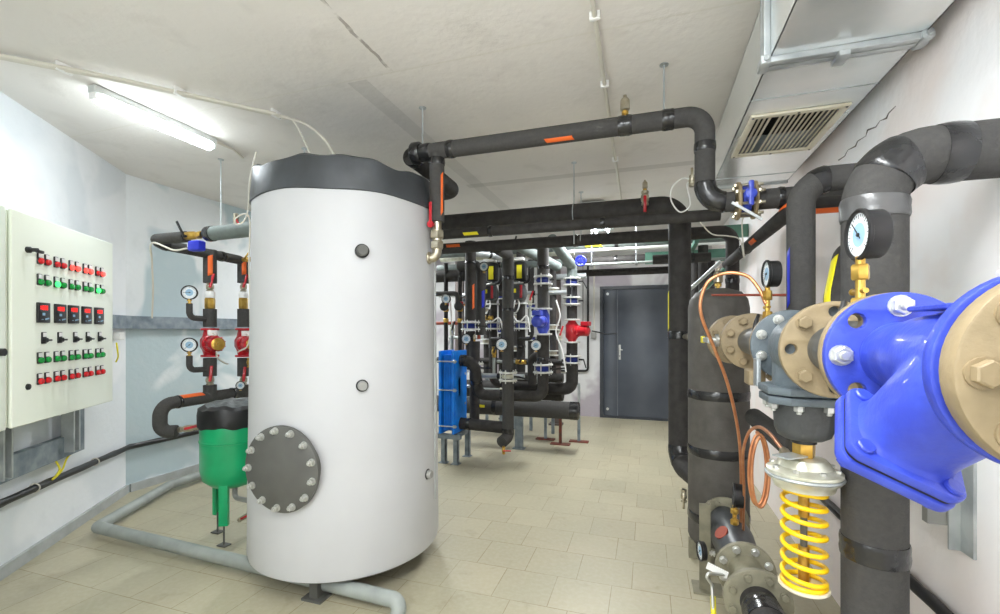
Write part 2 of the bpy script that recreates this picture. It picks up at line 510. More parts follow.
def gauge(label, base, up, h, r, face, group='pressure gauges', depth=0.035, tilt=0, needle=0.8, stemm=None, cock=False):
    base = V(base); up = V(up).normalized(); face = V(face).normalized()
    c = base + up * (h + r)
    rt = root('pressure_gauge', label, 'gauge', base, group)
    mb = MB()
    mb.hexp(base, base + up * h * .3, r * .34); mb.cyl(base + up * h * .25, base + up * (h + r * .1), r * .18, 12); mb.hexp(base + up * h * .62, base + up * h * .9, r * .33)
    mb.build('brass_stem', stemm or M['brass'], rt)
    mb = MB()
    d = depth
    mb.lathe([(r * .5, -d), (r * .96, -d), (r, -d * .9), (r, -0.002), (r * 1.08, 0), (r * 1.08, .006), (r * 1.0, .009), (r * .90, .006), (r * .90, .001), (0.001, .001)], c, face, 40)
    case = mb.build('gauge_case', M['black'], rt)
    dl = MB().lathe([(r * .90, 0), (r * .90, .002)], c + face * .001, face, 40).build('dial', M['dial'], rt)
    u, v, w = basis(face, up)
    tk = MB()
    for i in range(25):
        a = math.radians(-135 + 270 * i / 24)
        L = .2 if i % 4 == 0 else .11
        dirv = u * math.cos(a) + v * math.sin(a)
        side = w.cross(dirv)
        p = c + face * .0035 + dirv * r * (.84 - L / 2)
        tk.box(p, (r * L, r * .028, .0006), (dirv, side, w))
    tk.build('scale_marks', M['black'], dl)
    MB().lathe([(r * .5, 0), (r * .5, .0004)], c + face * .003, face, 30).build('dial_print', M['dialblue'], dl)
    dirv = u * math.cos(needle) + v * math.sin(needle)
    nd = MB(); nd.box(c + face * .0045 + dirv * r * .25, (r * .95, r * .05, .0008), (dirv, w.cross(dirv), w)); nd.lathe([(r * .09, 0), (r * .07, .004)], c + face * .003, face, 16)
    nd.build('needle', M['black'], dl)
    if cock:
        cm = MB(); side = up.cross(face).normalized()
        q = base + up * h * .42
        cm.cyl(q - side * r * .6, q + side * r * .45, r * .11, 12); cm.sphere(q - side * r * .62, r * .15, 12, 8)
        cm.build('gauge_cock', M['brass'], rt)
    return rt

def small_valve(label, c, axis, r, handle_dir, handle_m, L=None, group='lever ball valves', body=None, cat='valve', name='ball_valve', lever=1.0):
    """screwed ball valve with lever; c centre, axis flow direction"""
    c = V(c); ax = V(axis).normalized(); L = L or r * 4
    rt = root(name, label, cat, c, group)
    mb = MB()
    mb.lathe([(r * .8, -L * .5), (r * .8, -L * .42), (r * .62, -L * .4), (r * .62, -L * .3), (r, -L * .2), (r * 1.08, 0), (r, L * .2), (r * .62, L * .3), (r * .62, L * .4), (r * .8, L * .42), (r * .8, L * .5)], c, ax, 20)
    mb.build('valve_body', body or M['nickel'], rt)
    u, v, w = basis(ax)
    n1 = MB(); n1.hexp(c - ax * L * .5, c - ax * L * .3, r * .95); n1.build('union_nut', body or M['nickel'], rt)
    n2 = MB(); n2.hexp(c + ax * L * .3, c + ax * L * .5, r * .95); n2.build('union_nut', body or M['nickel'], rt)
    hd = V(handle_dir).normalized()
    st = V((0, 0, 1)) if abs(ax.z) < .7 else -V((CA, SA, 0)).cross(V((0, 0, 1))).normalized() * -1
    # stem leaves the body perpendicular to the flow, towards the viewer's side
    view = (V((0, 0, EYE)) - c).normalized()
    st = (view - ax * view.dot(ax)).normalized()
    hd = (hd - st * hd.dot(st)).normalized()
    hb = MB(); hb.cyl(c + st * r * .8, c + st * r * 1.7, r * .35, 12)
    side = st.cross(hd)
    hb.box(c + st * r * 1.6 + hd * r * 1.9 * lever, (r * 4.2 * lever, r * .75, r * .28), (hd, side, st), r * .12)
    hb.build('lever_handle', handle_m, rt)
    return rt
# ================================================================ THE ROOM
XR, YB, XL = 0.93, 7.51, -4.28
C0 = V((XL, 2.72, 0))                      # corner where the two left walls meet
UW = V((0.569, -0.822, 0)).normalized()    # along the near left wall, towards the camera
NW = V((0.822, 0.569, 0)).normalized()     # its inward normal
PW = C0.dot(NW)
def W(px, off, py=331.0):
    r = ray(px, py); D = (PW + off) / (r.x * NW.x + r.y * NW.y)
    return V((r.x * D, r.y * D, EYE + r.z * D))
def Wp(u, off, z):                          # point by distance from the corner, offset from the wall, height
    return V((C0.x, C0.y, 0)) + UW * u + NW * off + V((0, 0, z))
C1 = C0 + UW * 5.0

struct('floor', MB().box((-1.7, 3.0, -0.06), (5.6, 9.4, 0.12)), M['floor'])
struct('ceiling', MB().box((-1.7, 3.0, H + 0.06), (5.6, 9.4, 0.12)), M['ceiling'])
struct('wall_right', MB().box((XR + 0.08, 3.0, H / 2), (0.16, 9.3, H)), M['wall_r'])
struct('wall_left', MB().box(C0 + UW * 2.4 - NW * 0.08 + V((0, 0, H / 2)), (5.2, 0.16, H), (UW, NW, V((0, 0, 1)))), M['wall_l'])
struct('wall_left_far', MB().box((XL - 0.08, (2.72 + YB) / 2, H / 2), (0.16, YB - 2.72, H)), M['wall_f'])
# back wall with the door opening
DX0, DX1, DH = -0.73, 0.52, 2.12
wb = MB()
wb.box(((XL + DX0) / 2, YB + 0.1, H / 2), (DX0 - XL, 0.2, H))
wb.box(((XR + DX1) / 2, YB + 0.1, H / 2), (XR - DX1, 0.2, H))
wb.box(((DX0 + DX1) / 2, YB + 0.1, (H + DH) / 2), (DX1 - DX0, 0.2, H - DH))
struct('wall_back', wb, M['wall_b'])
struct('wall_front', MB().box(((C1.x + XR) / 2, C1.y - 0.05, H / 2), (XR - C1.x + 0.4, 0.16, H)), M['wall_l'])
# skirting bands along the left walls
bb = MB().box(C0 + UW * 2.4 + NW * 0.011 + V((0, 0, 0.035)), (4.8, 0.022, 0.07), (UW, NW, V((0, 0, 1))))
struct('baseboard_left', bb, M['baseboard'])
struct('baseboard_left_far', MB().box((XL + 0.011, (2.74 + YB) / 2, 0.035), (0.022, YB - 2.76, 0.07)), M['baseboard'])

# the door: narrow fixed leaf on the left, wide leaf with the handle
door = root('door_1', 'charcoal grey two-leaf steel door in the far wall, one narrow leaf and one wide', 'door', (DX0 + .6, YB, 0)); door['kind'] = 'structure'
fr = MB()
fr.box((DX0 + .025, YB + .02, DH / 2), (.05, .1, DH)); fr.box((DX1 - .025, YB + .02, DH / 2), (.05, .1, DH)); fr.box(((DX0 + DX1) / 2, YB + .02, DH - .025), (DX1 - DX0 - .1, .1, .05))
fr.box(((DX0 + DX1) / 2, YB + .02, .012), (DX1 - DX0 - .1, .1, .024))
fr.build('door_frame', M['doorframe'], door)
xs = P(617.5, 331, Y=YB).x
MB().box(((DX0 + .052 + xs - .003) / 2, YB + .03, DH / 2 - .01), (xs - .003 - DX0 - .052, .05, DH - .09), bev=.004).build('fixed_leaf', M['doorpaint'], door)
lf = MB().box(((DX1 - .052 + xs + .003) / 2, YB + .025, DH / 2 - .01), (DX1 - .052 - xs - .003, .05, DH - .09), bev=.004).build('door_leaf', M['doorpaint'], door)
hx = xs + .035
MB().box((hx, YB - .004, 1.06), (.035, .008, .24), bev=.003).build('handle_plate', M['bolt'], lf)
MB().tube(fillet([(hx, YB - .005, 1.1), (hx, YB - .05, 1.1), (hx + .05, YB - .05, 1.1)], .012), .009, 10).build('door_handle', M['bolt'], lf)
MB().lathe([(.009, 0), (.009, .01)], (hx, YB - .018, 1.0), (0, -1, 0), 16).build('keyhole_cylinder', M['steel_dk'], lf)
for z in (2.0, .14): MB().lathe([(.022, 0), (.022, .006)], (DX0 + .12, YB + .006, z), (0, -1, 0), 20).build('leaf_bolt_cap', M['bolt'], door)

# ================================================================ WHITE STORAGE TANK
TC = V((-1.775, 2.40, 0)); TR = 0.545
def tank_hit(px, py, r=TR):
    rr = ray(px, py); d = V((rr.x, rr.y)); c = V((TC.x, TC.y))
    b = d.dot(c); disc = b * b - d.dot(d) * (c.dot(c) - r * r)
    t = (b - math.sqrt(max(disc, 0))) / d.dot(d)
    return V((rr.x * t, rr.y * t, EYE + rr.z * t))
tank = root('hot_water_storage_tank', 'huge white cylindrical storage tank with black rim band and bolted grey hatch', 'storage tank', TC)
zb, zt = 0.13, 2.13
MB().lathe([(.3, zb), (TR + .006, zb), (TR + .012, zb + .03), (TR + .008, .6), (TR, 1.2), (TR - .008, 1.8), (TR - .012, zt + .04)], (TC.x, TC.y, 0), (0, 0, 1), 96).build('white_jacket', M['jacket'], tank)
# wrinkled black band around the rim and the dark lid sheet
R_ = []
n = 120
for k, (r, z) in enumerate([(TR - .010, zt - .004), (TR - .004, zt), (TR - .006, zt + .06), (TR - .008, zt + .11), (TR - .012, zt + .16), (TR - .03, zt + .172), (TR - .06, zt + .165)]):
    row = []
    for j in range(n):
        a = 2 * math.pi * j / n
        w = (.010 * math.sin(5 * a + .6) + .008 * math.sin(9 * a + 2.1) + .005 * math.sin(17 * a)) * max(0, (k - 2)) / 3
        w0 = .004 * math.sin(7 * a) if k <= 1 else 0
        rr = r + .003 * math.sin(13 * a + k) * (k > 0)
        row.append((TC.x + rr * math.cos(a), TC.y + rr * math.sin(a), z + w + w0))
    R_.append(row)
MB().rings(R_, False).build('rim_band', M['vinyl'], tank)
MB().lathe([(TR - .04, zt + .02), (TR - .045, zt + .15), (.3, zt + .168), (.02, zt + .17)], (TC.x, TC.y, 0), (0, 0, 1), 60).build('lid_sheet', M['vinyl_top'], tank)
# zip seam down the right side of the jacket
pz = tank_hit(433.5, 331); ang = math.atan2(pz.y - TC.y, pz.x - TC.x)
MB().box((TC.x + (TR + .010) * math.cos(ang), TC.y + (TR + .010) * math.sin(ang), 1.25), (.008, .014, 1.75), (V((math.cos(ang), math.sin(ang), 0)), V((-math.sin(ang), math.cos(ang), 0)), V((0, 0, 1)))).build('jacket_zip', M['baseboard'], tank)
# hatch
hp = tank_hit(285.5, 467.5); hn = V((hp.x - TC.x, hp.y - TC.y, 0)).normalized()
hc = V((TC.x, TC.y, hp.z)) + hn * TR
MB().lathe([(.19, -.06), (.19, .015)], hc, hn, 48).build('hatch_neck', M['steel_dk'], tank)
hat = MB().lathe([(.214, .012), (.218, .015), (.218, .034), (.214, .037), (.001, .037)], hc, hn, 64).build('hatch_cover', M['steel_dk'], tank)
u, v, w = basis(hn)
for i in range(13):
    a = 2 * math.pi * (i + .3) / 13
    p = hc + (u * math.cos(a) + v * math.sin(a)) * .194
    mb = MB().cyl(p + hn * .037, p + hn * .041, .019, 18); mb.hexp(p + hn * .041, p + hn * .060, .0155); mb.chamf(p + hn * .060, p + hn * .070, .009, .002, 12)
    mb.build('bolt', M['bolt'], hat)
# sensor plugs
for (px, py, rr) in ((362, 251, .030), (362, 385.5, .026), (426.5, 474, .026)):
    q = tank_hit(px, py); nn = V((q.x - TC.x, q.y - TC.y, 0)).normalized()
    pl = MB().lathe([(rr * 1.2, -.01), (rr * 1.2, .008), (rr, .012)], V((TC.x, TC.y, q.z)) + nn * TR, nn, 28).build('rosette', M['black'], tank)
    MB().lathe([(rr * .95, .0), (rr * .95, .028), (rr * .8, .034), (.001, .034)], V((TC.x, TC.y, q.z)) + nn * TR, nn, 24).build('sensor_plug', M['steel_dk'] if py < 300 else M['flex'], tank)
for a in (-74, 46, 166):
    p = V((TC.x + .455 * math.cos(math.radians(a)), TC.y + .455 * math.sin(math.radians(a)), 0))
    mb = MB().box(p + V((0, 0, .07)), (.05, .05, .14)); mb.box(p + V((0, 0, .006)), (.12, .09, .012)); mb.build('tank_foot', M['steel_dk'], tank)
MB().lathe([(.53, .115), (.535, .135)], (TC.x, TC.y, 0), (0, 0, 1), 60).build('base_ring', M['steel_dk'], tank)

# ================================================================ SWITCH CABINETS ON THE NEAR LEFT WALL
OFF = .33
a0 = W(12, OFF); a1 = W(113, OFF)
def uof(p): return (V((p.x, p.y, 0)) - C0).dot(UW)
u0, u1 = uof(a0), uof(a1)                    # u0 near, u1 far (smaller)
zt_, zb_ = 1.995, .925
AX = (UW, NW, V((0, 0, 1)))
cab = root('switch_cabinet', 'cream steel switch cabinet with rows of red and green buttons and five red displays', 'switch cabinet', Wp((u0 + u1) / 2, OFF, zb_))
MB().box(Wp((u0 + u1) / 2, .225, (zt_ + zb_) / 2), (u0 - u1 - .01, .165, zt_ - zb_ - .01), AX).build('cabinet_body', M['cabinet'], cab)
cd = MB().box(Wp((u0 + u1) / 2, OFF - .009, (zt_ + zb_) / 2), (u0 - u1, .018, zt_ - zb_), AX, .006).build('cabinet_door', M['cabinet'], cab)
c2u0 = u0 + .03
cab2 = root('switch_cabinet', 'plain cream cabinet at the left picture edge, beside the button cabinet', 'switch cabinet', Wp(c2u0 + .4, OFF, zb_))
MB().box(Wp(c2u0 + .4, .225, (zt_ + zb_) / 2), (.80, .165, zt_ - zb_ - .01), AX).build('cabinet_body', M['cabinet'], cab2)
MB().box(Wp(c2u0 + .4, OFF - .012, (zt_ + zb_) / 2), (.79, .022, zt_ - zb_), AX, .006).build('cabinet_door', M['cabinet'], cab2)
MB().lathe([(.018, 0), (.018, .02)], Wp(c2u0 + .05, OFF, 1.3), NW, 20).build('lock_knob', M['black'], cab2)

Dc = (W(38.6, OFF) - V((0, 0, EYE))).dot(V((-SA, CA, 0)))
def zrow(y): return EYE - (y - 331) * Dc / F
def upx(px): return uof(W(px, OFF))
pairs = [(38.6, 45.9), (55.2, 61.7), (70, 76), (83.9, 89), (96.4, 101)]
us = [upx(p) for pr in pairs for p in pr]
lit_r = {4, 5, 6, 7, 9}; lit_g = {2, 8}
def button(u_, z, capm, nm):
    b = MB().box(Wp(u_, OFF + .004, z), (.036, .008, .060), AX, .004).build(nm, M['black'], cd)
    MB().box(Wp(u_, OFF + .0085, z + .016), (.027, .003, .021), AX).build('legend_plate', M['white'], b)
    MB().lathe([(.0155, 0), (.0155, .011), (.013, .014), (.001, .0145)], Wp(u_, OFF + .006, z - .012), NW, 18).build('button_cap', capm, b)
for i, uu in enumerate(us):
    button(uu, zrow(258.5), M['redlit'] if i in lit_r else M['redlens'], 'indicator_lamp')
    button(uu, zrow(279.5), M['greenlit'] if i in lit_g else M['greenlens'], 'indicator_lamp')
    button(uu, zrow(358), M['greenlens'], 'push_button')
    button(uu, zrow(379), M['redlens'], 'push_button')
for k, px in enumerate((42, 59, 72.3, 85.5, 98)):
    uu = upx(px); z = zrow(312.5)
    cu = MB().box(Wp(uu, OFF + .006, z), (.094, .012, .106), AX, .003).build('temperature_controller', M['black'], cd)
    MB().box(Wp(uu, OFF + .0125, z + .024), (.074, .002, .036), AX).build('display_window', M['doorframe'], cu)
    dg = MB()
    for q in range(4):
        du = .031 - q * .0155
        for (sx, sz, wx, wz) in ((0, .011, .008, .0025), (0, 0, .008, .0025), (0, -.011, .008, .0025), (.004, .0055, .0025, .009), (-.004, .0055, .0025, .009), (.004, -.0055, .0025, .009), (-.004, -.0055, .0025, .009)):
            if q == 0 and sx == 0: continue
            dg.box(Wp(uu + du + sx, OFF + .0142, z + .026 + sz), (wx, .0012, wz), AX)
    dg.build('red_digits', M['display'], cu)
    mk = MB()
    mk.box(Wp(uu + .008, OFF + .0125, z - .008), (.02, .0015, .014), AX)
    for q in range(3): mk.box(Wp(uu - .008 - .011 * q, OFF + .0125, z - .034 + .002 * q), (.008, .0015, .008), AX)
    mk.box(Wp(uu + .018, OFF + .0125, z - .036), (.014, .0015, .003), AX)
    mk.build('controller_keys', M['dialblue'], cu)
for px in (43, 59, 74.5, 87, 99):
    uu = upx(px); z = zrow(338)
    b = MB().box(Wp(uu, OFF + .004, z), (.036, .008, .062), AX, .004).build('selector_switch', M['black'], cd)
    MB().box(Wp(uu, OFF + .0085, z + .017), (.027, .003, .022), AX).build('legend_plate', M['white'], b)
    kb = MB().lathe([(.012, 0), (.012, .014)], Wp(uu, OFF + .006, z - .012), NW, 16); kb.box(Wp(uu - .008, OFF + .024, z - .012), (.034, .010, .010), AX, .003)
    kb.build('selector_lever', M['black'], b)
lk = MB().lathe([(.016, 0), (.016, .014), (.01, .02), (.01, .045)], Wp(upx(27), OFF, zrow(252.5)), NW, 18)
lk.box(Wp(upx(29.5), OFF + .042, zrow(253.5)), (.055, .012, .016), AX, .004)
lk.build('door_key', M['black'], cd)
MB().lathe([(.016, 0), (.015, .008), (.006, .010)], Wp(upx(27.5), OFF, zrow(385)), NW, 20).build('lock_knob', M['black'], cd)

# galvanised frame the cabinets hang on
fr = root('cabinet_mounting_frame', 'galvanised strut frame on the wall under and behind the cabinets', 'mounting frame', Wp(u1 + .2, .05, .55))
ue = uof(W(84, .08))
def strut(mb, a, b, wdt, dep, ax_w, ax_d):
    a = V(a); b = V(b); d = (b - a).normalized(); L = (b - a).length
    aw = V(ax_w); ad = V(ax_d)
    mb.box((a + b) / 2 - ad * (dep / 2 - .0025), (L, wdt, .005), (d, aw, ad))
    for s in (-1, 1): mb.box((a + b) / 2 + aw * s * (wdt / 2 - .0025), (L, .005, dep), (d, aw, ad))
    return mb
Z3 = V((0, 0, 1))
mb = MB().box(Wp((ue + 4.6) / 2, .06, .635), (4.6 - ue, .045, .135), AX); mb.build('lower_rail', M['galv_dk'], fr)
mb = MB().box(Wp((ue + 4.6) / 2, .06, 1.75), (4.6 - ue, .045, .1), AX); mb.build('upper_rail', M['galv_dk'], fr)
MB().box(Wp(ue + .05, .06, 1.2), (.10, .045, 1.0), AX).build('end_post', M['galv_dk'], fr)
for q, uu in enumerate((ue + .19, ue + .80, ue + 1.5)):
    po = MB()
    for s in (-1, 1): po.box(Wp(uu + s * .03, .10, 1.2), (.012, .07, 1.2), AX)
    po.box(Wp(uu, .075, 1.2), (.06, .01, 1.2), AX)
    po = po.build('slotted_post', M['galv'], fr)
    sl = MB()
    for k in range(24): sl.box(Wp(uu, .0815, .66 + k * .048), (.014, .003, .026), AX)
    sl.build('slots', M['dark_void'], po)

# galvanised channel running along both left walls behind the pumps
r1 = root('wall_channel', 'long galvanised channel rail fixed along the far left wall behind the red pumps', 'channel rail', (XL + .03, 4.0, 1.42))
MB().box((XL + .03, 4.22, 1.475), (.055, 3.0, .11)).build('wall_rail', M['galv_dk'], r1)
MB().box(Wp(.42, .03, 1.475), (.80, .055, .11), AX).build('wall_rail', M['galv_dk'], r1)

jb = root('junction_box', 'small white junction box in the wall corner right of the button cabinet', 'junction box', W(119, .05, 338))
MB().box(W(119, .04, 336), (.09, .05, .06), AX, .008).build('box_body', M['white'], jb)
MB().tube(smooth_path([W(116.5, .05, 343), W(117.5, .08, 350), W(118, .05, 357), W(116, .03, 362)]), .006, 8).build('box_cable', M['yellowtape'], jb)
ck = []
for (px, py) in ((896, 106), (889, 113), (887, 118), (880, 121), (876, 127), (868, 130), (866, 136), (858, 141), (856, 146), (848, 150), (845, 156), (839, 160)):
    p_ = P(px, py, X=XR); ck.append(V((XR - .0005, p_.y, p_.z)))
MB().tube(ck, [.0012 + .0014 * (i % 3) for i in range(len(ck))], 5).build('crack', M['post'], bpy.data.objects['wall_right'])
# black conduit on the left walls
cdl = [Wp(3.9, .035, .47), Wp(2.0, .035, .455), Wp(.9, .04, .43), Wp(.03, .04, .405), (XL + .035, 2.78, .40), (XL + .035, 3.4, .40), (XL + .035, 5.0, .38)]
rt = root('black_conduit', 'black cable conduit clipped low along the left walls below the cabinet frame', 'conduit', Wp(.5, .02, .4))
MB().tube(resample([V(p) for p in cdl], .08), .022, 12, wob=.12).build('conduit_run', M['black'], rt)
for (u_, z) in ((1.55, .445), (1.2, .44), (.55, .42)):
    MB().torus(Wp(u_, .04, z), UW, .026, .004, 20, 8).build('cable_tie', M['offwhite'], rt)
ye = MB(); q = Wp(uof(W(52, .04)), .06, .50)
ye.tube(smooth_path([q + V((0, 0, .06)), q + NW * .02, q + V((0, 0, -.05)) + UW * .03, q + V((0, 0, -.02)) - UW * .06, q - UW * .12 + V((0, 0, .05)), q - UW * .22 + V((0, 0, .08))]), .006, 8)
tag(ye.build('earthing_cable', M['yellowtape']), 'short looped yellow earthing wire below the cabinet frame', 'wire')
cl = root('black_conduit', 'speckled black conduit low on the right wall beside the thickest pipe', 'conduit', (XR - .03, 1.5, .48))
MB().tube(resample([V((XR - .03, .9, .50)), V((XR - .03, 3.3, .50))], .05), .02, 12, wob=.12).build('conduit_run', M['black'], cl)
br = root('wall_bracket', 'galvanised angle bracket on the right wall beneath the blue strainer', 'bracket', (XR - .03, 1.66, .7))
mb = MB().box((XR - .004, 1.745, .97), (.008, .06, .50)); mb.box((XR - .02, 1.775, .97), (.035, .006, .50)); mb.build('bracket_post', M['galv'], br)
MB().box((XR - .045, 1.80, .93), (.08, .03, .28)).build('bracket_block', M['flex'], br)

# ================================================================ VENTILATION DUCT
DXa, DXb, DZ0, DZ1, DYE = .418, .868, 2.378, 2.655, 3.40
duct = root('ventilation_duct', 'rectangular zinc sheet air duct under the ceiling with a grille underneath', 'air duct', ((DXa + DXb) / 2, 2.0, DZ0))
YF = 1.862
gx0, gx1, gy0, gy1 = .446, .830, 2.30, 2.813
def duct_sec(y0, y1, hole=None, nm='duct_section'):
    mb = MB()
    t = .004
    mb.box((DXa + t / 2, (y0 + y1) / 2, (DZ0 + DZ1) / 2), (t, y1 - y0, DZ1 - DZ0)); mb.box((DXb - t / 2, (y0 + y1) / 2, (DZ0 + DZ1) / 2), (t, y1 - y0, DZ1 - DZ0))
    mb.box(((DXa + DXb) / 2, (y0 + y1) / 2, DZ1 - t / 2), (DXb - DXa, y1 - y0, t))
    if hole is None: mb.box(((DXa + DXb) / 2, (y0 + y1) / 2, DZ0 + t / 2), (DXb - DXa, y1 - y0, t))
    else:
        hx0, hx1, hy0, hy1 = hole
        mb.plate([[(DXa, y0), (DXb, y0), (DXb, y1), (DXa, y1)], [(hx0, hy0), (hx1, hy0), (hx1, hy1), (hx0, hy1)]], t, (0, 0, DZ0 + t / 2), (1, 0, 0), (0, 1, 0))
    mb.build(nm, M['duct'], duct)
duct_sec(-1.2, YF); duct_sec(YF, DYE - .0, (gx0 + .02, gx1 - .02, gy0 + .02, gy1 - .02))
MB().box(((DXa + DXb) / 2, DYE + .002, (DZ0 + DZ1) / 2), (DXb - DXa, .004, DZ1 - DZ0)).build('end_cap', M['duct'], duct)
MB().box(((DXa + DXb) / 2, DYE - .19, DZ0 - .0015), (DXb - DXa + .004, .004, .003)).build('folded_seam', M['galv'], duct)
MB().box(((DXa + DXb) / 2, 2.16, DZ0 - .0015), (DXb - DXa + .004, .004, .003)).build('folded_seam', M['galv'], duct)
MB().box(((DXa + DXb) / 2, DYE, DZ0 - .004), (DXb - DXa + .01, .02, .012)).build('end_lip', M['galv'], duct)
for (yy, nm) in ((YF - .017, 'joint_flange'), (YF + .017, 'joint_flange')):
    mb = MB(); f = .022
    mb.box(((DXa + DXb) / 2, yy, DZ0 - f / 2), (DXb - DXa + 2 * f, .028, f), bev=.004)
    mb.box((DXa - f / 2, yy, (DZ0 + DZ1) / 2), (f, .028, DZ1 - DZ0), bev=.004)
    mb.build(nm, M['galv'], duct)
for x in (DXa - .015, DXb + .0):
    mb = MB().box((x, YF, DZ0 - .010), (.032, .074, .032), bev=.005); mb.hexp((x, YF - .045, DZ0 - .010), (x, YF - .034, DZ0 - .010), .009); mb.build('corner_bracket', M['galv'], duct)
MB().box((.64, YF, DZ0 - .03), (.035, .075, .02), bev=.004).build('flange_clip', M['galv'], duct)
gr = MB().plate([[(gx0, gy0), (gx1, gy0), (gx1, gy1), (gx0, gy1)], [(gx0 + .028, gy0 + .03), (gx1 - .028, gy0 + .03), (gx1 - .028, gy1 - .03), (gx0 + .028, gy1 - .03)]], .012, (0, 0, DZ0 - .007), (1, 0, 0), (0, 1, 0), .003).build('vent_grille', M['cream'], duct)
for i in range(15):
    x = gx0 + .05 + (gx1 - gx0 - .085) * i / 14
    tl = math.radians(32)
    if i in (3,): continue
    MB().box((x, (gy0 + gy1) / 2, DZ0 + .004), (.018, gy1 - gy0 - .05, .002), (V((math.cos(tl), 0, math.sin(tl))), V((0, 1, 0)), V((-math.sin(tl), 0, math.cos(tl))))).build('grille_louvre', M['cream'], gr)
for (x, y) in ((gx0 + .012, gy0 + .015), (gx1 - .012, gy0 + .015), ((gx0 + gx1) / 2, gy0 + .012), ((gx0 + gx1) / 2, gy1 - .012), (gx0 + .012, gy1 - .015), (gx1 - .012, gy1 - .015)):
    MB().lathe([(.006, 0), (.004, .003)], (x, y, DZ0 - .013), (0, 0, -1), 12).build('grille_screw', M['steel_dk'], gr)
MB().box(((gx0 + gx1) / 2, (gy0 + gy1) / 2, DZ0 + .10), (gx1 - gx0, gy1 - gy0, .004)).build('duct_interior', M['dark_void'], duct)

# ================================================================ CEILING THINGS
def cz(px, py, dz=.0): return P(px, py, z=H - dz)
lampA, lampB = cz(96, 97, .06), cz(211, 146, .06)
lamp = root('fluorescent_lamp', 'lit slim fluorescent ceiling lamp near the left wall', 'ceiling lamp', (lampA + lampB) / 2)
ld = (lampB - lampA).normalized(); ls = ld.cross(Z3)
MB().box((lampA + lampB) / 2 + V((0, 0, .035)), ((lampB - lampA).length + .05, .06, .045), (ld, ls, Z3), .008).build('lamp_housing', M['lamp_metal'], lamp)
MB().tube([lampA, lampA + ld * .01, lampB - ld * .01, lampB], [.024, .036, .036, .024], 16).build('tube', M['tube'], lamp)
for p, d in ((lampA, -1), (lampB, 1)): MB().box(p + ld * d * .012 + V((0, 0, .008)), (.02, .045, .05), (ld, ls, Z3), .004).build('end_holder', M['white'], lamp)
MB().tube([lampB + ld * .03 + V((0, 0, .045)), lampB + ld * .18 + V((0, 0, .045)), P(243, 158, z=H - .015)], .009, 10).build('supply_conduit', M['offwhite'], lamp)

cr = root('ceiling_conduit', 'pair of cream conduits clipped across the ceiling left, ending in two loose cables', 'conduit', cz(140, 85, .02))
pA, pB, pC = cz(-40, 48, .03), cz(100, 75, .03), cz(276, 114, .03)
for k in (0, 1):
    o = V((0, .026 * k, 0))
    MB().tube([pA + o, pB + o, pC + o], .011, 10).build('conduit_run', M['offwhite'], cr)
MB().tube(smooth_path([pC, cz(292, 120, .03), P(303, 138, z=2.62), P(311, 156, D=2.6)]), .006, 8).build('loose_cable', M['offwhite'], cr)
MB().tube(smooth_path([pC + V((0, .03, 0)), cz(305, 124, .04), P(325, 140, z=2.62), P(337, 160, D=2.6)]), .009, 8).build('loose_cable', M['offwhite'], cr)
for (px, py) in ((64, 68), (180, 92), (276, 114)):
    MB().box(cz(px, py, .02), (.018, .07, .045), bev=.003).build('conduit_clip', M['white'], cr)

cr = root('ceiling_conduit', 'straight cream conduit running away along the ceiling above the big pipes', 'conduit', cz(600, 60, .02))
q0, q1 = cz(588, -30, .02), cz(622, 205, .02)
MB().tube([q0, q1], .011, 10).build('conduit_run', M['offwhite'], cr)
for (px, py) in ((594, 17), (604, 85), (615, 160)):
    p = q0 + (q1 - q0) * ((cz(px, py, .02) - q0).dot((q1 - q0).normalized()) / (q1 - q0).length)
    MB().box(p + V((0, 0, .004)), (.045, .02, .035), bev=.003).build('conduit_clip', M['white'], cr)

# grey drain pipe on the floor, under the tank
tag(MB().tube(fillet([(-3.95, 4.6, .06), (-3.95, 2.86, .06), P(97, 527, z=.06), P(400, 601, z=.06), P(400, 601, z=.06) + V((0, -.02, -.055))], [.08, .045, .045]), .038, 24).build('floor_drain_pipe', M['pvc']), 'grey plastic drain pipe lying on the floor in front of the left wall', 'pipe')
# ================================================================ UPPER PIPES
ins = M['insul']; insd = M['insul_d']
YM, ZM = 2.45, 2.472          # the main header in front of the duct
rm = .0475
G_UP = 'insulated pipes under the ceiling'
# header over the tank to the drop in front of the duct, down and on to the butterfly valve
xt = P(437, 331, Y=YM).x      # tank connection
zlow = 2.03
main = pipe('insulated_pipe', 'thick grey pipe crossing under the ceiling from the tank, dropping beside the duct', 'pipe',
    [(-1.31, YM, ZM), (.272, YM, ZM), (.272, YM, zlow), (.40, YM, zlow)], rm, [.085, .10], ins, G_UP,
    bands=[((-1.28, YM, ZM), .05), (P(451, 150, Y=YM), .02), (P(625, 127, Y=YM), .035), (P(668, 122, Y=YM), .028), ((.272, YM, 2.31), .022), ((.285, YM, 2.055), .075)],
    stickers=[(P(560, 141, Y=YM), .075, (0, -.60, -.80), .26, M['orange'])])
MB().lathe([(.06, 0), (.066, .008), (.066, .05), (.06, .058)], (-1.35, YM, ZM), (1, 0, 0), 28).build('end_collar', M['tape'], main)
pipe('insulated_pipe', 'short black insulated pipe running back from the header end above the tank rim', 'pipe',
    [(-1.365, YM + .0, ZM - .01), (-1.365, 3.12, ZM - .03), (-2.1, 3.12, ZM - .03)], rm + .006, .09, insd, G_UP, bands=[((-1.365, YM + .03, ZM), .03), ((-1.365, 2.7, ZM), .02)])
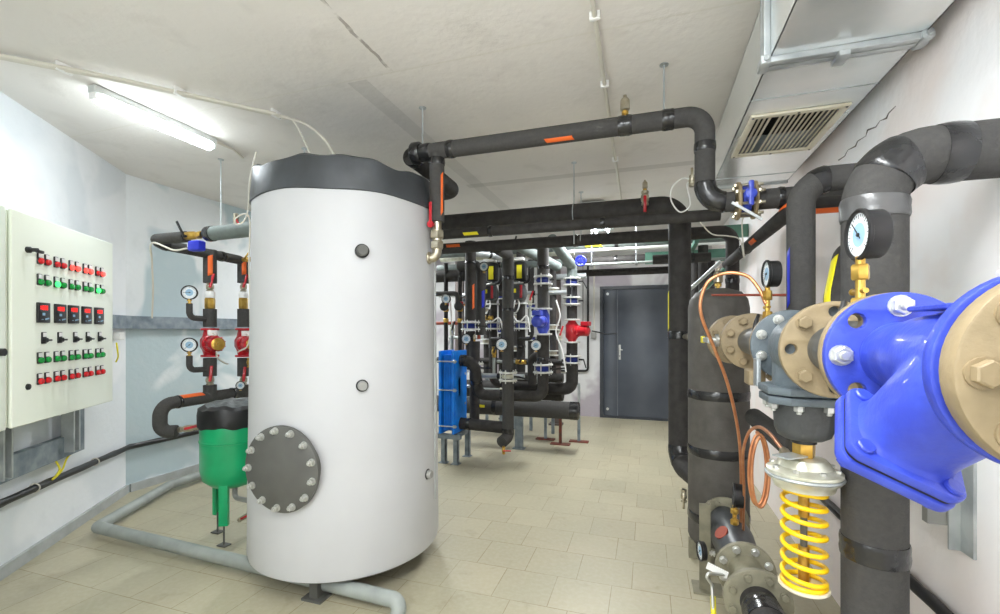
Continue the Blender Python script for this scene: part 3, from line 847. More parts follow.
# tank riser
q0 = V((xt, YM, ZM)); 
zr = EYE + (331 - 222) * 2.698 / F
pipe('insulated_pipe', 'short upright insulated pipe with orange stripe dropping to the tank valve', 'pipe',
    [(xt, YM, ZM - .02), (xt, YM, zr)], .044, 0, ins, G_UP, bands=[((xt, YM, ZM - .065), .02)],
    stickers=[(V((xt, YM, zr + .16)), .12, (.90, -.42, 0), .18, M['orange'])])
zc = EYE + (331 - 258) * 2.698 / F
tv = root('tank_valve', 'nickel screwed valve with red lever on the elbow entering the white tank', 'valve', (xt, YM, zc), 'lever ball valves')
mb = MB(); mb.lathe([(.028, 0), (.036, .01), (.036, .05), (.027, .055), (.027, .10)], (xt, YM, zr - .10), Z3, 20); mb.build('valve_body', M['nickel'], tv)
MB().hexp((xt, YM, zr - .10), (xt, YM, zr - .055), .042).build('union_nut', M['nickel'], tv)
MB().hexp((xt, YM, zr - .16), (xt, YM, zr - .115), .040).build('union_nut', M['nickel'], tv)
MB().tube(fillet([(xt, YM, zr - .05), (xt, YM, zc), (xt - .10, YM - .02, zc)], .04), .028, 18).build('elbow', M['nickel'], tv)
MB().torus((xt - .045, YM - .01, zc), (1, .1, 0), .028, .010, 20, 8).build('elbow_collar', M['nickel'], tv)
mb = MB().cyl((xt - .012, YM - .02, zr - .02), (xt - .012, YM - .065, zr - .02), .012, 12); mb.lathe([(.02, 0), (.02, .012)], (xt - .012, YM - .055, zr - .025), (0, -1, 0), 16); mb.box((xt - .012, YM - .062, zr + .04), (.018, .006, .13), bev=.002)
mb.build('lever_handle', M['red'], tv)

# pipe past the butterfly valve into the right wall
xv0, xv1 = .418, .488
pipe('insulated_pipe', 'insulated pipe between the blue butterfly valve and the right wall, below the duct end', 'pipe', [(xv1 + .012, YM, zlow), (XR - .001, YM, zlow)], rm, 0, ins, G_UP, bands=[((.6, YM, zlow), .012)])
bv = root('butterfly_valve', 'blue butterfly valve clamped between two beige flange rings below the duct end', 'valve', (.45, YM, zlow))
for x in (xv0, xv1):
    flange(bv, (x, YM, zlow), (1, 0, 0), .090, .014, M['flange'])
for k in range(8):
    a = math.radians(22.5 + 45 * k); p = V((0, math.cos(a) * .073, zlow + math.sin(a) * .073)) + V((0, YM, 0))
    mb = MB().cyl(p + V((xv0 - .022, 0, 0)), p + V((xv1 + .035, 0, 0)), .007, 10); mb.hexp(p + V((xv0 - .020, 0, 0)), p + V((xv0 - .007, 0, 0)), .011); mb.hexp(p + V((xv1 + .007, 0, 0)), p + V((xv1 + .020, 0, 0)), .011)
    mb.build('clamp_bolt', M['nickel'], bv)
MB().lathe([(.058, -.02), (.066, -.018), (.066, .018), (.058, .02)], (.4515, YM, zlow), (1, 0, 0), 32).build('valve_body', M['bluepaint'], bv)
mb = MB().cyl((.4515, YM - .05, zlow), (.4515, YM - .135, zlow), .013, 14); mb.lathe([(.022, 0), (.028, .006), (.024, .02), (.012, .026)], (.4515, YM - .115, zlow), (0, -1, 0), 18)
mb.box((.4515, YM - .132, zlow), (.022, .02, .115), bev=.006); mb.build('valve_spindle', M['bluepaint'], bv)
MB().box((.43, YM - .15, zlow - .085), (.012, .006, .15), (V((CA * .6, 0, .8)).normalized(), V((0, 1, 0)), V((.8, 0, -CA * .6)).normalized())).build('lever_handle', M['galv'], bv)

# air vents and rods on the header
def air_vent(label, p, s=1.0):
    rt = root('air_vent', label, 'air vent', p, 'automatic air vents')
    mb = MB().cyl(p, V(p) + V((0, 0, .03 * s)), .009 * s, 12); mb.hexp(V(p) + V((0, 0, .012 * s)), V(p) + V((0, 0, .028 * s)), .015 * s); mb.build('vent_nipple', M['brass'], rt)
    MB().lathe([(.012 * s, .028 * s), (.021 * s, .034 * s), (.021 * s, .075 * s), (.015 * s, .085 * s), (.008 * s, .088 * s), (.008 * s, .1 * s)], p, Z3, 20).build('vent_body', M['nickel'], rt)
    return rt
air_vent('small nickel air vent on top of the ceiling header pipe', (P(625, 113, Y=YM).x, YM, ZM + rm - .005), 1.15)
def rod(label, p, z0, z1, clamp=None):
    rt = root('hanger_rod', label, 'hanger rod', (p[0], p[1], z0), 'threaded pipe hangers')
    MB().cyl((p[0], p[1], z0), (p[0], p[1], z1), .005, 10).build('threaded_rod', M['galv'], rt)
    MB().lathe([(.022, 0), (.022, .004)], (p[0], p[1], z1 - .005), Z3, 16).build('ceiling_plate', M['galv'], rt)
    if clamp: MB().torus((p[0], p[1], clamp[0]), clamp[2], clamp[1] + .003, .004, 32, 8).build('pipe_clamp', M['galv'], rt)
    return rt
rod('threaded rod holding the header pipe just left of its right elbow', (P(664, 100, Y=YM).x, YM), ZM + rm, H)
rod('threaded rod above the header end beside the tank', (P(421, 150, Y=YM).x - .0, YM + .02), ZM + rm, H)
rod('threaded rod above the far left pump pipe', (-3.2, 2.72), 2.13, H)
rod('threaded rod above the left rim of the white tank', (-2.42, 2.75), 2.1, H)

# ---- rack of dark pipes crossing the room
YR = 3.65; zp1 = 2.34
xv = P(679, 331, D=3.42); xv = V((.232, YR, 0))
p1 = pipe('insulated_pipe', 'thickest black overhead rack pipe, turning down to the floor beside the black vessel', 'pipe',
    [(-3.4, YR, zp1), (xv.x, YR, zp1), (xv.x, YR, .41), (.335, 3.31, .41)], .080, [.14, .14], insd, 'black pipes of the overhead rack',
    bands=[((xv.x, YR, 1.37), .03), ((xv.x, YR, .47), .07)],
    stickers=[((xv.x, YR, 1.55), .14, (-.98, -.2, 0), .16, M['yellowtape'])])
for x in (P(574, 200, Y=YR).x, P(640, 200, Y=YR).x - 1.9):
    rod('threaded rod hanging the thick rack pipe, near its middle' if x > -1.5 else 'threaded rod hanging the thick rack pipe behind the tank', (x, YR), 2.1, H, (zp1, .082, (1, 0, 0)))
rod('short threaded rod beside the rack hanger, seen through the rack gap', (P(581, 200, Y=4.0).x, 4.0), 2.17, 2.62, (2.2, .045, (1, 0, 0)))
small_valve('upright ball valve with red lever on top of the thick rack pipe', (P(645, 190, Y=3.60).x, 3.53, 2.385), (0, 0, 1), .028, (0, 0, -1), M['red'], .11)
air_vent('small air vent standing on the valve above the thick rack pipe', (P(645, 190, Y=3.60).x, 3.53, 2.43), .9)
pipe('insulated_pipe', 'slim black pipe crossing just under the thick rack pipe to the duct end', 'pipe', [(-3.2, 3.30, 2.17), (.46, 3.30, 2.17)], .039, 0, insd, 'black pipes of the overhead rack', bands=[((-.3, 3.3, 2.17), .015), ((-1.15, 3.3, 2.17), .015)], stickers=[((-1.30, 3.3, 2.17), .06, (0, -.9, -.4), .3, M['yellowtape'])])
pipe('insulated_pipe', 'black rack pipe turning down behind the black vessel', 'pipe', [(-3.2, 4.0, 2.195), (.645, 4.0, 2.195), (.645, 4.0, 1.2)], .050, .09, insd, 'black pipes of the overhead rack',
     bands=[((-.6, 4, 2.195), .02), ((.645, 4, 1.8), .02)], stickers=[(P(455, 238, Y=4.0), .07, (0, -.95, .3), .3, M['orange'])])
# thin lines and second rack further back
pipe('insulated_pipe', 'grey insulated pipe at the back of the overhead rack near the door', 'pipe', [(-2.9, 5.6, 2.46), (.85, 5.6, 2.46)], .07, 0, M['insul_g'], 'far pipes over the door', bands=[((-1.0, 5.6, 2.46), .03), ((-.35, 5.6, 2.46), .02)], stickers=[((-.62, 5.6, 2.46), .1, (0, -.9, -.45), .25, M['yellowtape'])])
tag(MB().tube([(-.95, 5.3, 2.33), (.85, 5.3, 2.33)], .018, 12).build('bare_pipe', M['white']), 'thin white bare pipe crossing in front of the far rack', 'pipe')
tag(MB().tube([(-.95, 5.45, 2.19), (.85, 5.45, 2.19)], .015, 12).build('bare_pipe', M['pvc']), 'thin grey bare pipe just below the thin white one', 'pipe')
pipe('insulated_pipe', 'black insulated pipe crossing above the door, lower of the far pair', 'pipe', [(-1.1, 6.3, 2.36), (.85, 6.3, 2.36)], .06, 0, insd, 'far pipes over the door', bands=[((-.4, 6.3, 2.36), .02)])
pipe('insulated_pipe', 'black insulated pipe crossing right above the door frame', 'pipe', [(-1.1, 6.6, 2.235), (.85, 6.6, 2.235)], .05, 0, insd, 'far pipes over the door')
for x in (-.62, -.12, .25):
    rt = root('pipe_hanger', {-.62: 'thin hanger left of the door line on the far bare pipes', -.12: 'thin hanger in the middle of the far bare pipes', .25: 'thin hanger at the right of the far bare pipes'}[x], 'hanger rod', (x, 5.3, 2.1), 'threaded pipe hangers')
    MB().cyl((x, 5.38, 2.17), (x, 5.38, 2.6), .006, 8).build('threaded_rod', M['galv'], rt)
    MB().box((x, 5.38, 2.17), (.03, .2, .02)).build('hanger_bar', M['galv'], rt)
# green steel beams and pipes in the gap behind the black vessel
gb = root('steel_beam_frame', 'green steel channel frame high up behind the black vessel', 'beam frame', (.5, 5.0, 1.5))
MB().box((.45, 4.9, 2.37), (.95, .05, .12)).build('cross_beam', M['tray_green'], gb)
MB().box((.45, 5.9, 2.30), (.95, .05, .14)).build('cross_beam', M['tray_green'], gb)
for k, x in enumerate((.33, .47)): MB().box((x, 5.4, 2.30), (.04, 1.0, .04)).build('side_beam', M['tray_green'], gb)
for k, (x, y, r) in enumerate(((.27, 5.2, .035), (.37, 5.1, .014), (.44, 5.3, .014), (.56, 5.2, .05))):
    pipe('insulated_pipe', ['black upright pipe right behind the black vessel, leftmost of four', 'thin upright line behind the black vessel, second from left', 'thin upright line behind the black vessel, third from left', 'black upright pipe behind the vessel, nearest the right wall'][k], 'pipe', [(x, y, 2.3), (x, y, .25)], r, 0, insd if r > .02 else M['pvc'])
pipe('insulated_pipe', 'black crossing pipe below the green beam behind the black vessel', 'pipe', [(.05, 4.6, 2.085), (.56, 4.6, 2.085)], .045, 0, insd, bands=[((.4, 4.6, 2.085), .02)])
for k, px in enumerate((695, 703, 711)):
    q_ = P(px, 331, Y=5.7)
    pipe('insulated_pipe', ['dark upright pipe in the rear gap beside the drop pipe, left of three', 'dark upright pipe in the rear gap beside the drop pipe, middle of three', 'dark upright pipe in the rear gap beside the drop pipe, right of three'][k], 'pipe', [(q_.x, 5.7, 2.22), (q_.x, 5.7, .2)], .042, 0, insd)
tag(MB().tube([(.35, 4.6, 1.62), (.66, 4.35, 1.96)], .022, 12).build('bare_pipe', M['tray_green']), 'sloping green pipe behind the vessel air vent', 'pipe')
tag(MB().tube([(.33, 4.5, 1.74), (.60, 4.30, 2.0)], .016, 12).build('bare_pipe', M['galv']), 'sloping galvanised pipe behind the vessel air vent', 'pipe')
wire = smooth_path([P(700, 222, D=3.0), P(712, 234, D=3.0), P(728, 236, D=2.9), P(740, 240, D=2.9), P(744, 258, D=2.9), P(742, 225, D=2.85), P(745, 214, D=2.8)])
tag(MB().tube(wire, .004, 8).build('loose_wire', M['offwhite']), 'thin pale wire sagging below the butterfly valve', 'wire')
wire = smooth_path([P(694, 182, D=2.9), P(684, 178, D=2.9), P(673, 186, D=2.9), P(671, 200, D=2.95), P(680, 212, D=3.0), P(690, 205, D=3.0), P(687, 186, D=2.95), P(690, 181, D=2.9)])
tag(MB().tube(wire, .005, 8).build('loose_wire', M['white']), 'white wire loop hanging left of the pipe drop by the duct', 'wire')
small_valve('small nickel drain fitting beside the header drop', P(692, 181, D=2.75), (0, 0, 1), .018, (0, 0, 1), M['nickel'], .07, name='drain_cock')

# ---- pipes at the right wall above the valve run
pipe('insulated_pipe', 'black wall pipe with orange stripes rising beneath the duct, turning into the wall', 'pipe', [(.62, 4.1, 1.946), (.62, 2.30, 1.946), (XR - .001, 2.30, 1.946)], .036, .07, insd, 'pipes along the right wall',
     stickers=[((.62, 3.0, 1.946), .07, (-.8, 0, -.5), .35, M['orange']), ((.80, 2.3, 1.946), .12, (0, -.55, -.8), .4, M['orange']), ((.63, 2.38, 1.946), .04, (-.8, 0, .5), .35, M['orange'])], bands=[((.62, 3.35, 1.946), .02)])
pipe('insulated_pipe', 'medium grey insulated riser with blue stripe behind the near gauge, bending right to the wall', 'pipe',
     [(.58, 2.9, .91), (.58, 2.08, .91), (.58, 2.08, 1.995), (XR - .001, 2.08, 1.995)], .049, [.08, .10], ins, 'pipes along the right wall',
     bands=[((.645, 2.08, 1.995), .022)], stickers=[((.58, 2.08, 1.61), .11, (-.93, -.36, 0), .14, M['bluetape'])])
pipe('insulated_pipe', 'short bent black pipe with yellow stripe between the two grey risers', 'pipe', [(.70, 2.02, 1.36), (.70, 2.06, 1.52), (.78, 2.2, 1.72), (XR - .03, 2.3, 1.74)], .05, [.1, .1], insd, 'pipes along the right wall',
     bands=[((.70, 2.03, 1.44), .035)], stickers=[((.715, 2.09, 1.6), .11, (-.85, -.3, .4), .3, M['yellowtape'])])
tag(MB().tube([P(712, 295, D=2.6), P(800, 295, D=1.92)], .006, 8).build('thin_line', M['emblem']), 'thin rust red impulse line running level behind the small gauge', 'pipe')
# the thickest riser near the camera
bx, by = .597, 1.513
big = pipe('insulated_pipe', 'thickest grey insulated pipe at the right, rising from the floor and bending into the wall', 'pipe',
     [(bx, by, .0), (bx, by, 1.872), (XR - .001, by, 1.872)], .074, .12, ins, 'pipes along the right wall', n=40,
     bands=[((bx, by, 1.735), .028, M['sheen']), ((bx + .045, by, 1.84), .032), ((.76, by, 1.872), .030), ((bx, by, .80), .028), ((bx, by, 1.42), .014), ((bx, by, .36), .02)])
# ================================================================ THE VALVE RUN ALONG THE RIGHT WALL
X0, Z0 = .43, 1.355
AY = V((0, 1, 0)); NYv = V((0, -1, 0))
def R(y, x=X0, z=Z0): return V((x, y, z))

# near spool: flange at the picture edge
sp = root('flanged_pipe', 'big beige flange with hex bolt at the right edge, bolted to the blue strainer', 'pipe', R(.4))
MB().tube([R(.60), R(.45), R(.2), R(-.6)], .057, 32).build('pipe_wall', M['insul'], sp)
flange(sp, R(.6325), NYv, .115, .030, M['flange'], nb=8, rb=.090, a0=0, hr=.0150, boltm=M['flange'], hint=(-1, 0, 0), hf=.015, hb=-.012, bev=.004)
MB().lathe([(.108, 0), (.108, .005)], R(.6475), AY, 48).build('gasket', M['steel_dk'], sp)

# blue Y strainer
st = root('y_strainer', 'large blue cast Y strainer with square bolted cover hanging towards the camera', 'strainer', R(.84))
y0s, hs, ph, th, Ls = .744, .172, .4475, .9015, .1148
dn = V((-math.sin(ph), 0, -math.cos(ph)))
dB = (AY * math.cos(th) + dn * math.sin(th)).normalized()
e1 = V((math.cos(ph), 0, -math.sin(ph))); e2 = dB.cross(e1)
if e2.z < 0: e2 = -e2
O = R(y0s); CB = O + dB * hs
mb = MB()
mb.lathe([(.088, .670 - .655), (.086, .03), (.078, .06), (.074, .12), (.073, .18), (.070, .24), (.064, .28), (.060, .31), (.062, .34)], R(.655), AY, 48)
def sq(c, h, e, k=48):
    out = []
    for i in range(k):
        t = 2 * math.pi * i / k; ct, sn = math.cos(t), math.sin(t)
        out.append(c + e1 * (abs(ct) ** e * (1 if ct > 0 else -1)) * h + e2 * (abs(sn) ** e * (1 if sn > 0 else -1)) * h)
    return out
mb.rings([sq(O - dB * .01, .066, 1.0), sq(O + dB * .05, .072, 1.0), sq(O + dB * .10, .070, .95), sq(O + dB * .14, .064, .8), sq(O + dB * (hs - .010), .062, .7), sq(O + dB * (hs + .004), .070, .6)])
body = mb.build('strainer_body', M['bluepaint'], st)
rm_ = body.modifiers.new('cast', 'REMESH'); rm_.mode = 'VOXEL'; rm_.voxel_size = .0035; rm_.use_smooth_shade = True
sm_ = body.modifiers.new('smooth', 'SMOOTH'); sm_.iterations = 14; sm_.factor = .6
def rsq(h, c, n=8):
    out = []
    for (sx, sy, a_) in ((1, 1, 0), (-1, 1, 90), (-1, -1, 180), (1, -1, 270)):
        for i in range(n + 1):
            t = math.radians(a_ + 90 * i / n); out.append((sx * (h - c) + math.cos(t) * c, sy * (h - c) + math.sin(t) * c))
    return out
hw = Ls / 2 + .019
uy_ = dB.cross(e1)
MB().plate([rsq(hw, .022)], .016, CB + dB * .004, e1, uy_, .004).build('body_plate', M['bluepaint'], st)
MB().plate([rsq(hw - .003, .02)], .004, CB + dB * .0140, e1, uy_).build('gasket', M['black'], st)
cv = MB().plate([rsq(hw + .002, .024)], .018, CB + dB * .0255, e1, uy_, .004)
cv.lathe([(.055, 0), (.052, .012), (.03, .018), (.001, .018)], CB + dB * .032, dB, 32)
cv = cv.build('strainer_cover', M['bluepaint'], st)
for s1 in (-1, 1):
    for s2 in (-1, 1):
        p = CB + e1 * s1 * Ls / 2 + e2 * s2 * Ls / 2
        MB().lathe([(.0125, 0), (.0125, .004), (.0105, .006), (.001, .0062)], p - dB * .0045, -dB, 20).build('sunken_bolt', M['bluepaint'], cv)
        mb = MB(); mb.hexp(p + dB * .032, p + dB * .044, .012); mb.build('cover_bolt', M['bluepaint'], cv)
mb = MB().hexp(CB + dB * .048, CB + dB * .062, .014); mb.build('drain_plug', M['bluepaint'], cv)
flange(st, R(.667), NYv, .117, .020, M['bluepaint'], hint=(-1, 0, 0), bev=.004)
flange(st, R(1.000), NYv, .115, .018, M['bluepaint'], nb=8, rb=.090, a0=0, hr=.0165, holes=(1, 3, 5, 7), boltm=M['bolt'], hint=(-1, 0, 0), hf=.009, hb=.045, stud=.008, bev=.004)
# cast name plate area: a plain raised pad
MB().box(R(.80) + V((-.010, .02, .079)), (.07, .10, .008), bev=.003).build('raised_pad', M['bluepaint'], st)
ct = MB().tube([R(.667) + V((.1205 * math.cos(t), 0, .1205 * math.sin(t))) for t in [math.radians(98 + 4 * i) for i in range(5)]], .0035, 8); ct.box(R(.667) + V((-.030, 0, .119)), (.016, .012, .010), bev=.002); ct.build('cable_tie', M['white'], st)

# spool between strainer and regulator
s2 = root('flanged_pipe', 'short dark grey reducer with beige flanges between blue strainer and regulator', 'pipe', R(1.2))
flange(s2, R(1.020), NYv, .116, .020, M['flange'], bev=.004, hint=(-1, 0, 0), nb=8, rb=.09, holes=(1, 3, 5, 7), hr=.0165)
MB().lathe([(.058, 1.03), (.060, 1.08), (.062, 1.12), (.068, 1.20), (.062, 1.26), (.058, 1.285)], (X0, 0, Z0), AY, 40).build('reducer', M['neck'], s2)
flange(s2, R(1.295), NYv, .117, .022, M['flange'], nb=8, rb=.092, a0=0, hr=.0155, holes=(0, 2, 4, 6), boltm=M['flange'], hint=(-1, 0, 0), hf=.011, hb=-.008, bev=.004)

# differential pressure regulator
rg = root('pressure_regulator', 'grey cast regulator valve with round steel diaphragm and yellow spring below', 'regulator', R(1.485, z=.62))
flange(rg, R(1.316), NYv, .112, .018, M['cast'], hint=(-1, 0, 0), bev=.004)
flange(rg, R(1.651), NYv, .112, .018, M['cast'], nb=8, rb=.088, a0=math.radians(22.5), hr=.0135, boltm=M['bolt'], hint=(-1, 0, 0), hf=.009, hb=.03, stud=.006, skip=(1, 2, 3, 4, 5, 6) if False else (), bev=.004)
yc = 1.515
mb = MB().lathe([(.058, 1.32), (.060, 1.345), (.074, 1.39), (.088, 1.44), (.092, yc), (.088, 1.53), (.074, 1.585), (.060, 1.625), (.058, 1.65)], (X0, 0, Z0), AY, 48)
mb.lathe([(.07, -.145), (.078, -.135), (.080, -.07), (.08, 0), (.06, .06)], (X0, yc, Z0), Z3, 40)
b = mb.build('regulator_body', M['cast'], rg)
q = b.modifiers.new('cast', 'REMESH'); q.mode = 'VOXEL'; q.voxel_size = .004; q.use_smooth_shade = True
q = b.modifiers.new('smooth', 'SMOOTH'); q.iterations = 14; q.factor = .6
def octo(h, c): return [(h - c, -h), (h, -h + c), (h, h - c), (h - c, h), (-h + c, h), (-h, h - c), (-h, -h + c), (-h + c, -h)]
zb1 = 1.232
MB().plate([octo(.105, .045)], .022, (X0, yc, zb1), (1, 0, 0), (0, 1, 0), .004).build('bonnet_flange', M['cast'], rg)
bf = MB().plate([octo(.103, .045)], .022, (X0, yc, zb1 - .026), (1, 0, 0), (0, 1, 0), .004).build('bonnet_cover', M['cast'], rg)
for k in range(8):
    a_ = math.radians(22.5 + 45 * k); p = V((X0 + .092 * math.cos(a_), yc + .092 * math.sin(a_), zb1 - .037))
    mb = MB(); mb.hexp(p, p - V((0, 0, .016)), .013); mb.chamf(p - V((0, 0, .016)), p - V((0, 0, .024)), .007, .002, 12); mb.build('bolt', M['bolt'], bf)
MB().lathe([(.078, 1.196), (.078, 1.185), (.074, 1.12), (.066, 1.100), (.05, 1.090), (.03, 1.088)], (X0, yc, 0), Z3, 48).build('bonnet_housing', M['housing'], rg)
MB().lathe([(.032, 1.10), (.032, 1.078)], (X0, yc, 0), Z3, 24).build('spindle_collar', M['black'], rg)
mb = MB(); mb.hexp((X0, yc, 1.036), (X0, yc, 1.080), .029); mb.build('brass_nut', M['brass'], rg)
dm = MB().lathe([(.03, 1.038), (.055, 1.034), (.066, 1.022), (.070, 1.012), (.088, 1.004), (.095, 1.000), (.095, .992), (.093, .990)], (X0, yc, 0), Z3, 64).build('diaphragm_case', M['zinc'], rg)
MB().torus((X0, yc, .985), Z3, .0935, .005, 64, 10).build('clamp_ring', M['galv'], dm)
MB().lathe([(.095, .980), (.091, .974), (.080, .966), (.075, .95), (.05, .946), (.02, .946)], (X0, yc, 0), Z3, 64).build('lower_case', M['zinc'], dm)
for k in range(8):
    a_ = 2 * math.pi * k / 8 + .3; p = V((X0 + .081 * math.cos(a_), yc + .081 * math.sin(a_), 1.006))
    mb = MB(); mb.hexp(p, p + V((0, 0, .008)), .008); mb.build('case_screw', M['bolt'], dm)
MB().box((X0 - .045, yc - .04, 1.046), (.075, .05, .004), (V((.8, .6, 0)), V((-.6, .8, 0)), Z3)).build('name_plate', M['galv'], rg)
# spring
pts = []
turns = 8.0; N = 280
for i in range(N + 1):
    t = i / N; a_ = turns * 2 * math.pi * t
    f = t
    # closed coils at both ends
    g = (max(0, min(1, (f - .09) / .80)))
    z = .945 - .015 * f - g * .245 - .010 * (f > .5) * f
    r = .053
    pts.append((X0 + r * math.cos(a_), yc + r * math.sin(a_), z))
MB().tube(pts, .0068, 12).build('yellow_spring', M['spring'], rg)
MB().cyl((X0, yc, .96), (X0, yc, .865), .014, 18).build('brass_sleeve', M['brass'], rg)
MB().cyl((X0, yc, .9), (X0, yc, .67), .009, 16).build('spindle_rod', M['steel_dk'], rg)
mb = MB().cyl((X0, yc, .78), (X0, yc, .67), .014, 18); mb.build('brass_sleeve', M['brass'], rg)
MB().lathe([(.02, .658), (.056, .658), (.064, .664), (.064, .670), (.054, .670), (.02, .667)], (X0, yc, 0), Z3, 48).build('spring_seat', M['cream'], rg)
# terminal block on the far side of the valve body
tb = MB().box((X0 - .085, 1.72, 1.245), (.05, .085, .05), bev=.005); tb.cyl((X0 - .055, 1.68, 1.245), (X0 - .01, 1.66, 1.29), .012, 12); tb.build('terminal_block', M['flange'], rg)
mb = MB().box((X0 - .10, 1.61, 1.27), (.012, .05, .085), bev=.002); mb.build('indicator_plate', M['galv'], rg)

# spool with neck to the ball valve
s3 = root('flanged_pipe', 'dark grey pipe neck with beige flange between regulator and ball valve', 'pipe', R(1.9))
MB().lathe([(.110, 1.662), (.110, 1.680)], (X0, 0, Z0), AY, 48).build('counter_flange', M['flange'], s3)
MB().lathe([(.066, 1.68), (.070, 1.76), (.060, 2.10), (.057, 2.20)], (X0, 0, Z0), AY, 36).build('pipe_neck', M['neck'], s3)
flange(s3, R(2.20), NYv, .122, .022, M['flange'], nb=8, rb=.094, a0=math.radians(22.5), hr=.0165, boltm=M['flange'], hint=(-1, 0, 0), hf=.011, hb=.06)
# ball valve
bl = root('flanged_ball_valve', 'beige flanged ball valve with yellow tipped lever on the black vessel', 'valve', R(2.4))
flange(bl, R(2.224), NYv, .122, .020, M['flange'], hint=(-1, 0, 0))
MB().lathe([(.07, 2.23), (.066, 2.28), (.088, 2.34), (.097, 2.42), (.088, 2.50), (.066, 2.56), (.07, 2.62)], (X0, 0, Z0), AY, 40).build('ball_housing', M['flange'], bl)
flange(bl, R(2.63), NYv, .125, .022, M['flange'], nb=8, rb=.10, a0=math.radians(22.5), hr=.013, boltm=M['flange'], hint=(-1, 0, 0), hf=.011, hb=.03)
mb = MB().cyl((X0 - .08, 2.42, Z0), (X0 - .145, 2.42, Z0), .016, 14); mb.lathe([(.03, 0), (.03, .014)], (X0 - .10, 2.42, Z0), (-1, 0, 0), 20); mb.build('valve_spindle', M['bolt'], bl)
hd = MB().box((X0 - .148, 2.50, Z0 + .0), (.008, .22, .026), bev=.003).build('lever_handle', M['galv'], bl)
MB().box((X0 - .148, 2.63, Z0), (.016, .07, .036), bev=.005).build('yellow_grip', M['yellowtape'], hd)
# stub flange and pipe into the vessel
s4 = root('flanged_pipe', 'flanged stub joining the ball valve to the black vessel', 'pipe', R(2.8))
flange(s4, R(2.655), NYv, .127, .022, M['flange'], hint=(-1, 0, 0))
MB().lathe([(.065, 2.66), (.065, 2.93)], (X0, 0, Z0), AY, 32).build('stub_pipe', M['neck'], s4)

# pressure gauges on the run
gauge('large black pressure gauge on brass cock above the blue strainer, nearest gauge', (X0, 1.150, 1.435), Z3, .118, .051, (-1, -.06, 0), depth=.036, needle=.75, cock=True)
gauge('black pressure gauge on brass cock behind the regulator, above the grey neck', (X0, 1.93, 1.435), Z3, .130, .049, (-1, -.06, 0), depth=.036, needle=2.2, cock=True)
for (y, lab) in ((1.13, 'near'), (1.86, 'far')):
    ck = root('gauge_lever', 'black lever of the ' + lab + ' gauge cock', 'lever', (X0 - .05, y, 1.44)) if False else None
def lever(y, z, tgt):
    mb = MB().cyl(V((X0 - .035, y - .01, z)), V(tgt), .0065, 12)
    return mb
for o in list(COL.objects):
    if o.name.startswith('pressure_gauge') and o.parent is None:
        q = o.location
        MB().tube([q + V((-.032, -.01, .026)), q + V((-.045, -.03, -.005)), q + V((-.05, -.035, -.035))], [.006, .008, .009], 12).build('lever_handle', M['black'], o)

# black vessel
vs = root('buffer_vessel', 'tall black insulated cylindrical vessel with domed top behind the copper tube', 'vessel', (.42, 3.1, 0))
VX, VY, VR = .42, 3.10, .174
MB().lathe([(.1, .10), (VR - .01, .10), (VR, .13), (VR, 1.54), (VR - .010, 1.595), (VR - .045, 1.64), (.06, 1.662), (.001, 1.664)], (VX, VY, 0), Z3, 64).build('insulation_sleeve', M['insul_v'], vs)
for z in (1.01, .665, .26):
    mb = MB(); RR = []
    for (dr, dz) in ((0, -.028), (.003, -.02), (.0045, 0), (.003, .02), (0, .028)):
        RR.append([(VX + (VR + dr + .0012 * math.sin(7 * j + dz * 90)) * math.cos(2 * math.pi * j / 64), VY + (VR + dr) * math.sin(2 * math.pi * j / 64), z + dz) for j in range(64)])
    mb.rings(RR).build('tape_band', M['tape'], vs)
for a_ in (200, 250, 340, 90):
    p = V((VX + .16 * math.cos(math.radians(a_)), VY + .16 * math.sin(math.radians(a_)), 0))
    MB().box(p + V((0, 0, .055)), (.05, .05, .11)).build('vessel_foot', M['flange_o'], vs)
av = air_vent('brass air vent standing on the domed top of the black vessel', (VX, VY, 1.66), 1.3)
# link valve between rack drop pipe and vessel
lv = root('link_valve', 'small nickel valve joining the black drop pipe to the vessel at mid height', 'valve', (.31, 3.42, 1.36))
MB().cyl((.262, 3.56, 1.36), (.36, 3.25, 1.36), .018, 16).build('valve_body', M['nickel'], lv)
MB().hexp((.285, 3.49, 1.36), (.305, 3.43, 1.36), .034).build('union_nut', M['nickel'], lv)
small_valve('little drain cock low on the black vessel beside the drop pipe elbow', (.215, 3.02, .38), (0, 0, 1), .018, (0, 0, -1), M['nickel'], .08, name='drain_cock')

# ---------------- lower run at knee height
XL2, ZL = .42, .322
def R2(y): return V((XL2, y, ZL))
lr = root('lower_strainer', 'dark rubbery strainer with rust red label low in front of the black vessel', 'strainer', R2(2.6))
flange(lr, R2(2.86), NYv, .127, .022, M['flange_o'], nb=8, rb=.10, a0=math.radians(22.5), hr=.015, boltm=M['flange_o'], hint=(-1, 0, 0), hf=.011, hb=.02)
MB().lathe([(.075, 2.36), (.08, 2.40), (.092, 2.48), (.100, 2.60), (.092, 2.74), (.08, 2.85)], (XL2, 0, ZL), AY, 36).build('strainer_body', M['vinyl'], lr)
MB().lathe([(.0, 0), (.036, 0), (.036, .006), (.001, .008)], R2(2.52) + V((-.065, -.02, .068)), (-.68, -.25, .70), 24).build('round_label', M['emblem'], lr)
MB().lathe([(.07, 2.30), (.07, 2.36)], (XL2, 0, ZL), AY, 30).build('neck', M['tape'], lr)
l2 = root('flanged_ball_valve', 'olive grey flanged ball valve low at the right with white tag and yellow lever', 'valve', R2(2.2))
flange(l2, R2(2.285), NYv, .124, .024, M['flange_o'], nb=8, rb=.099, a0=math.radians(22.5), hr=.015, boltm=M['bolt'], hint=(-1, 0, 0), hf=.012, hb=.02)
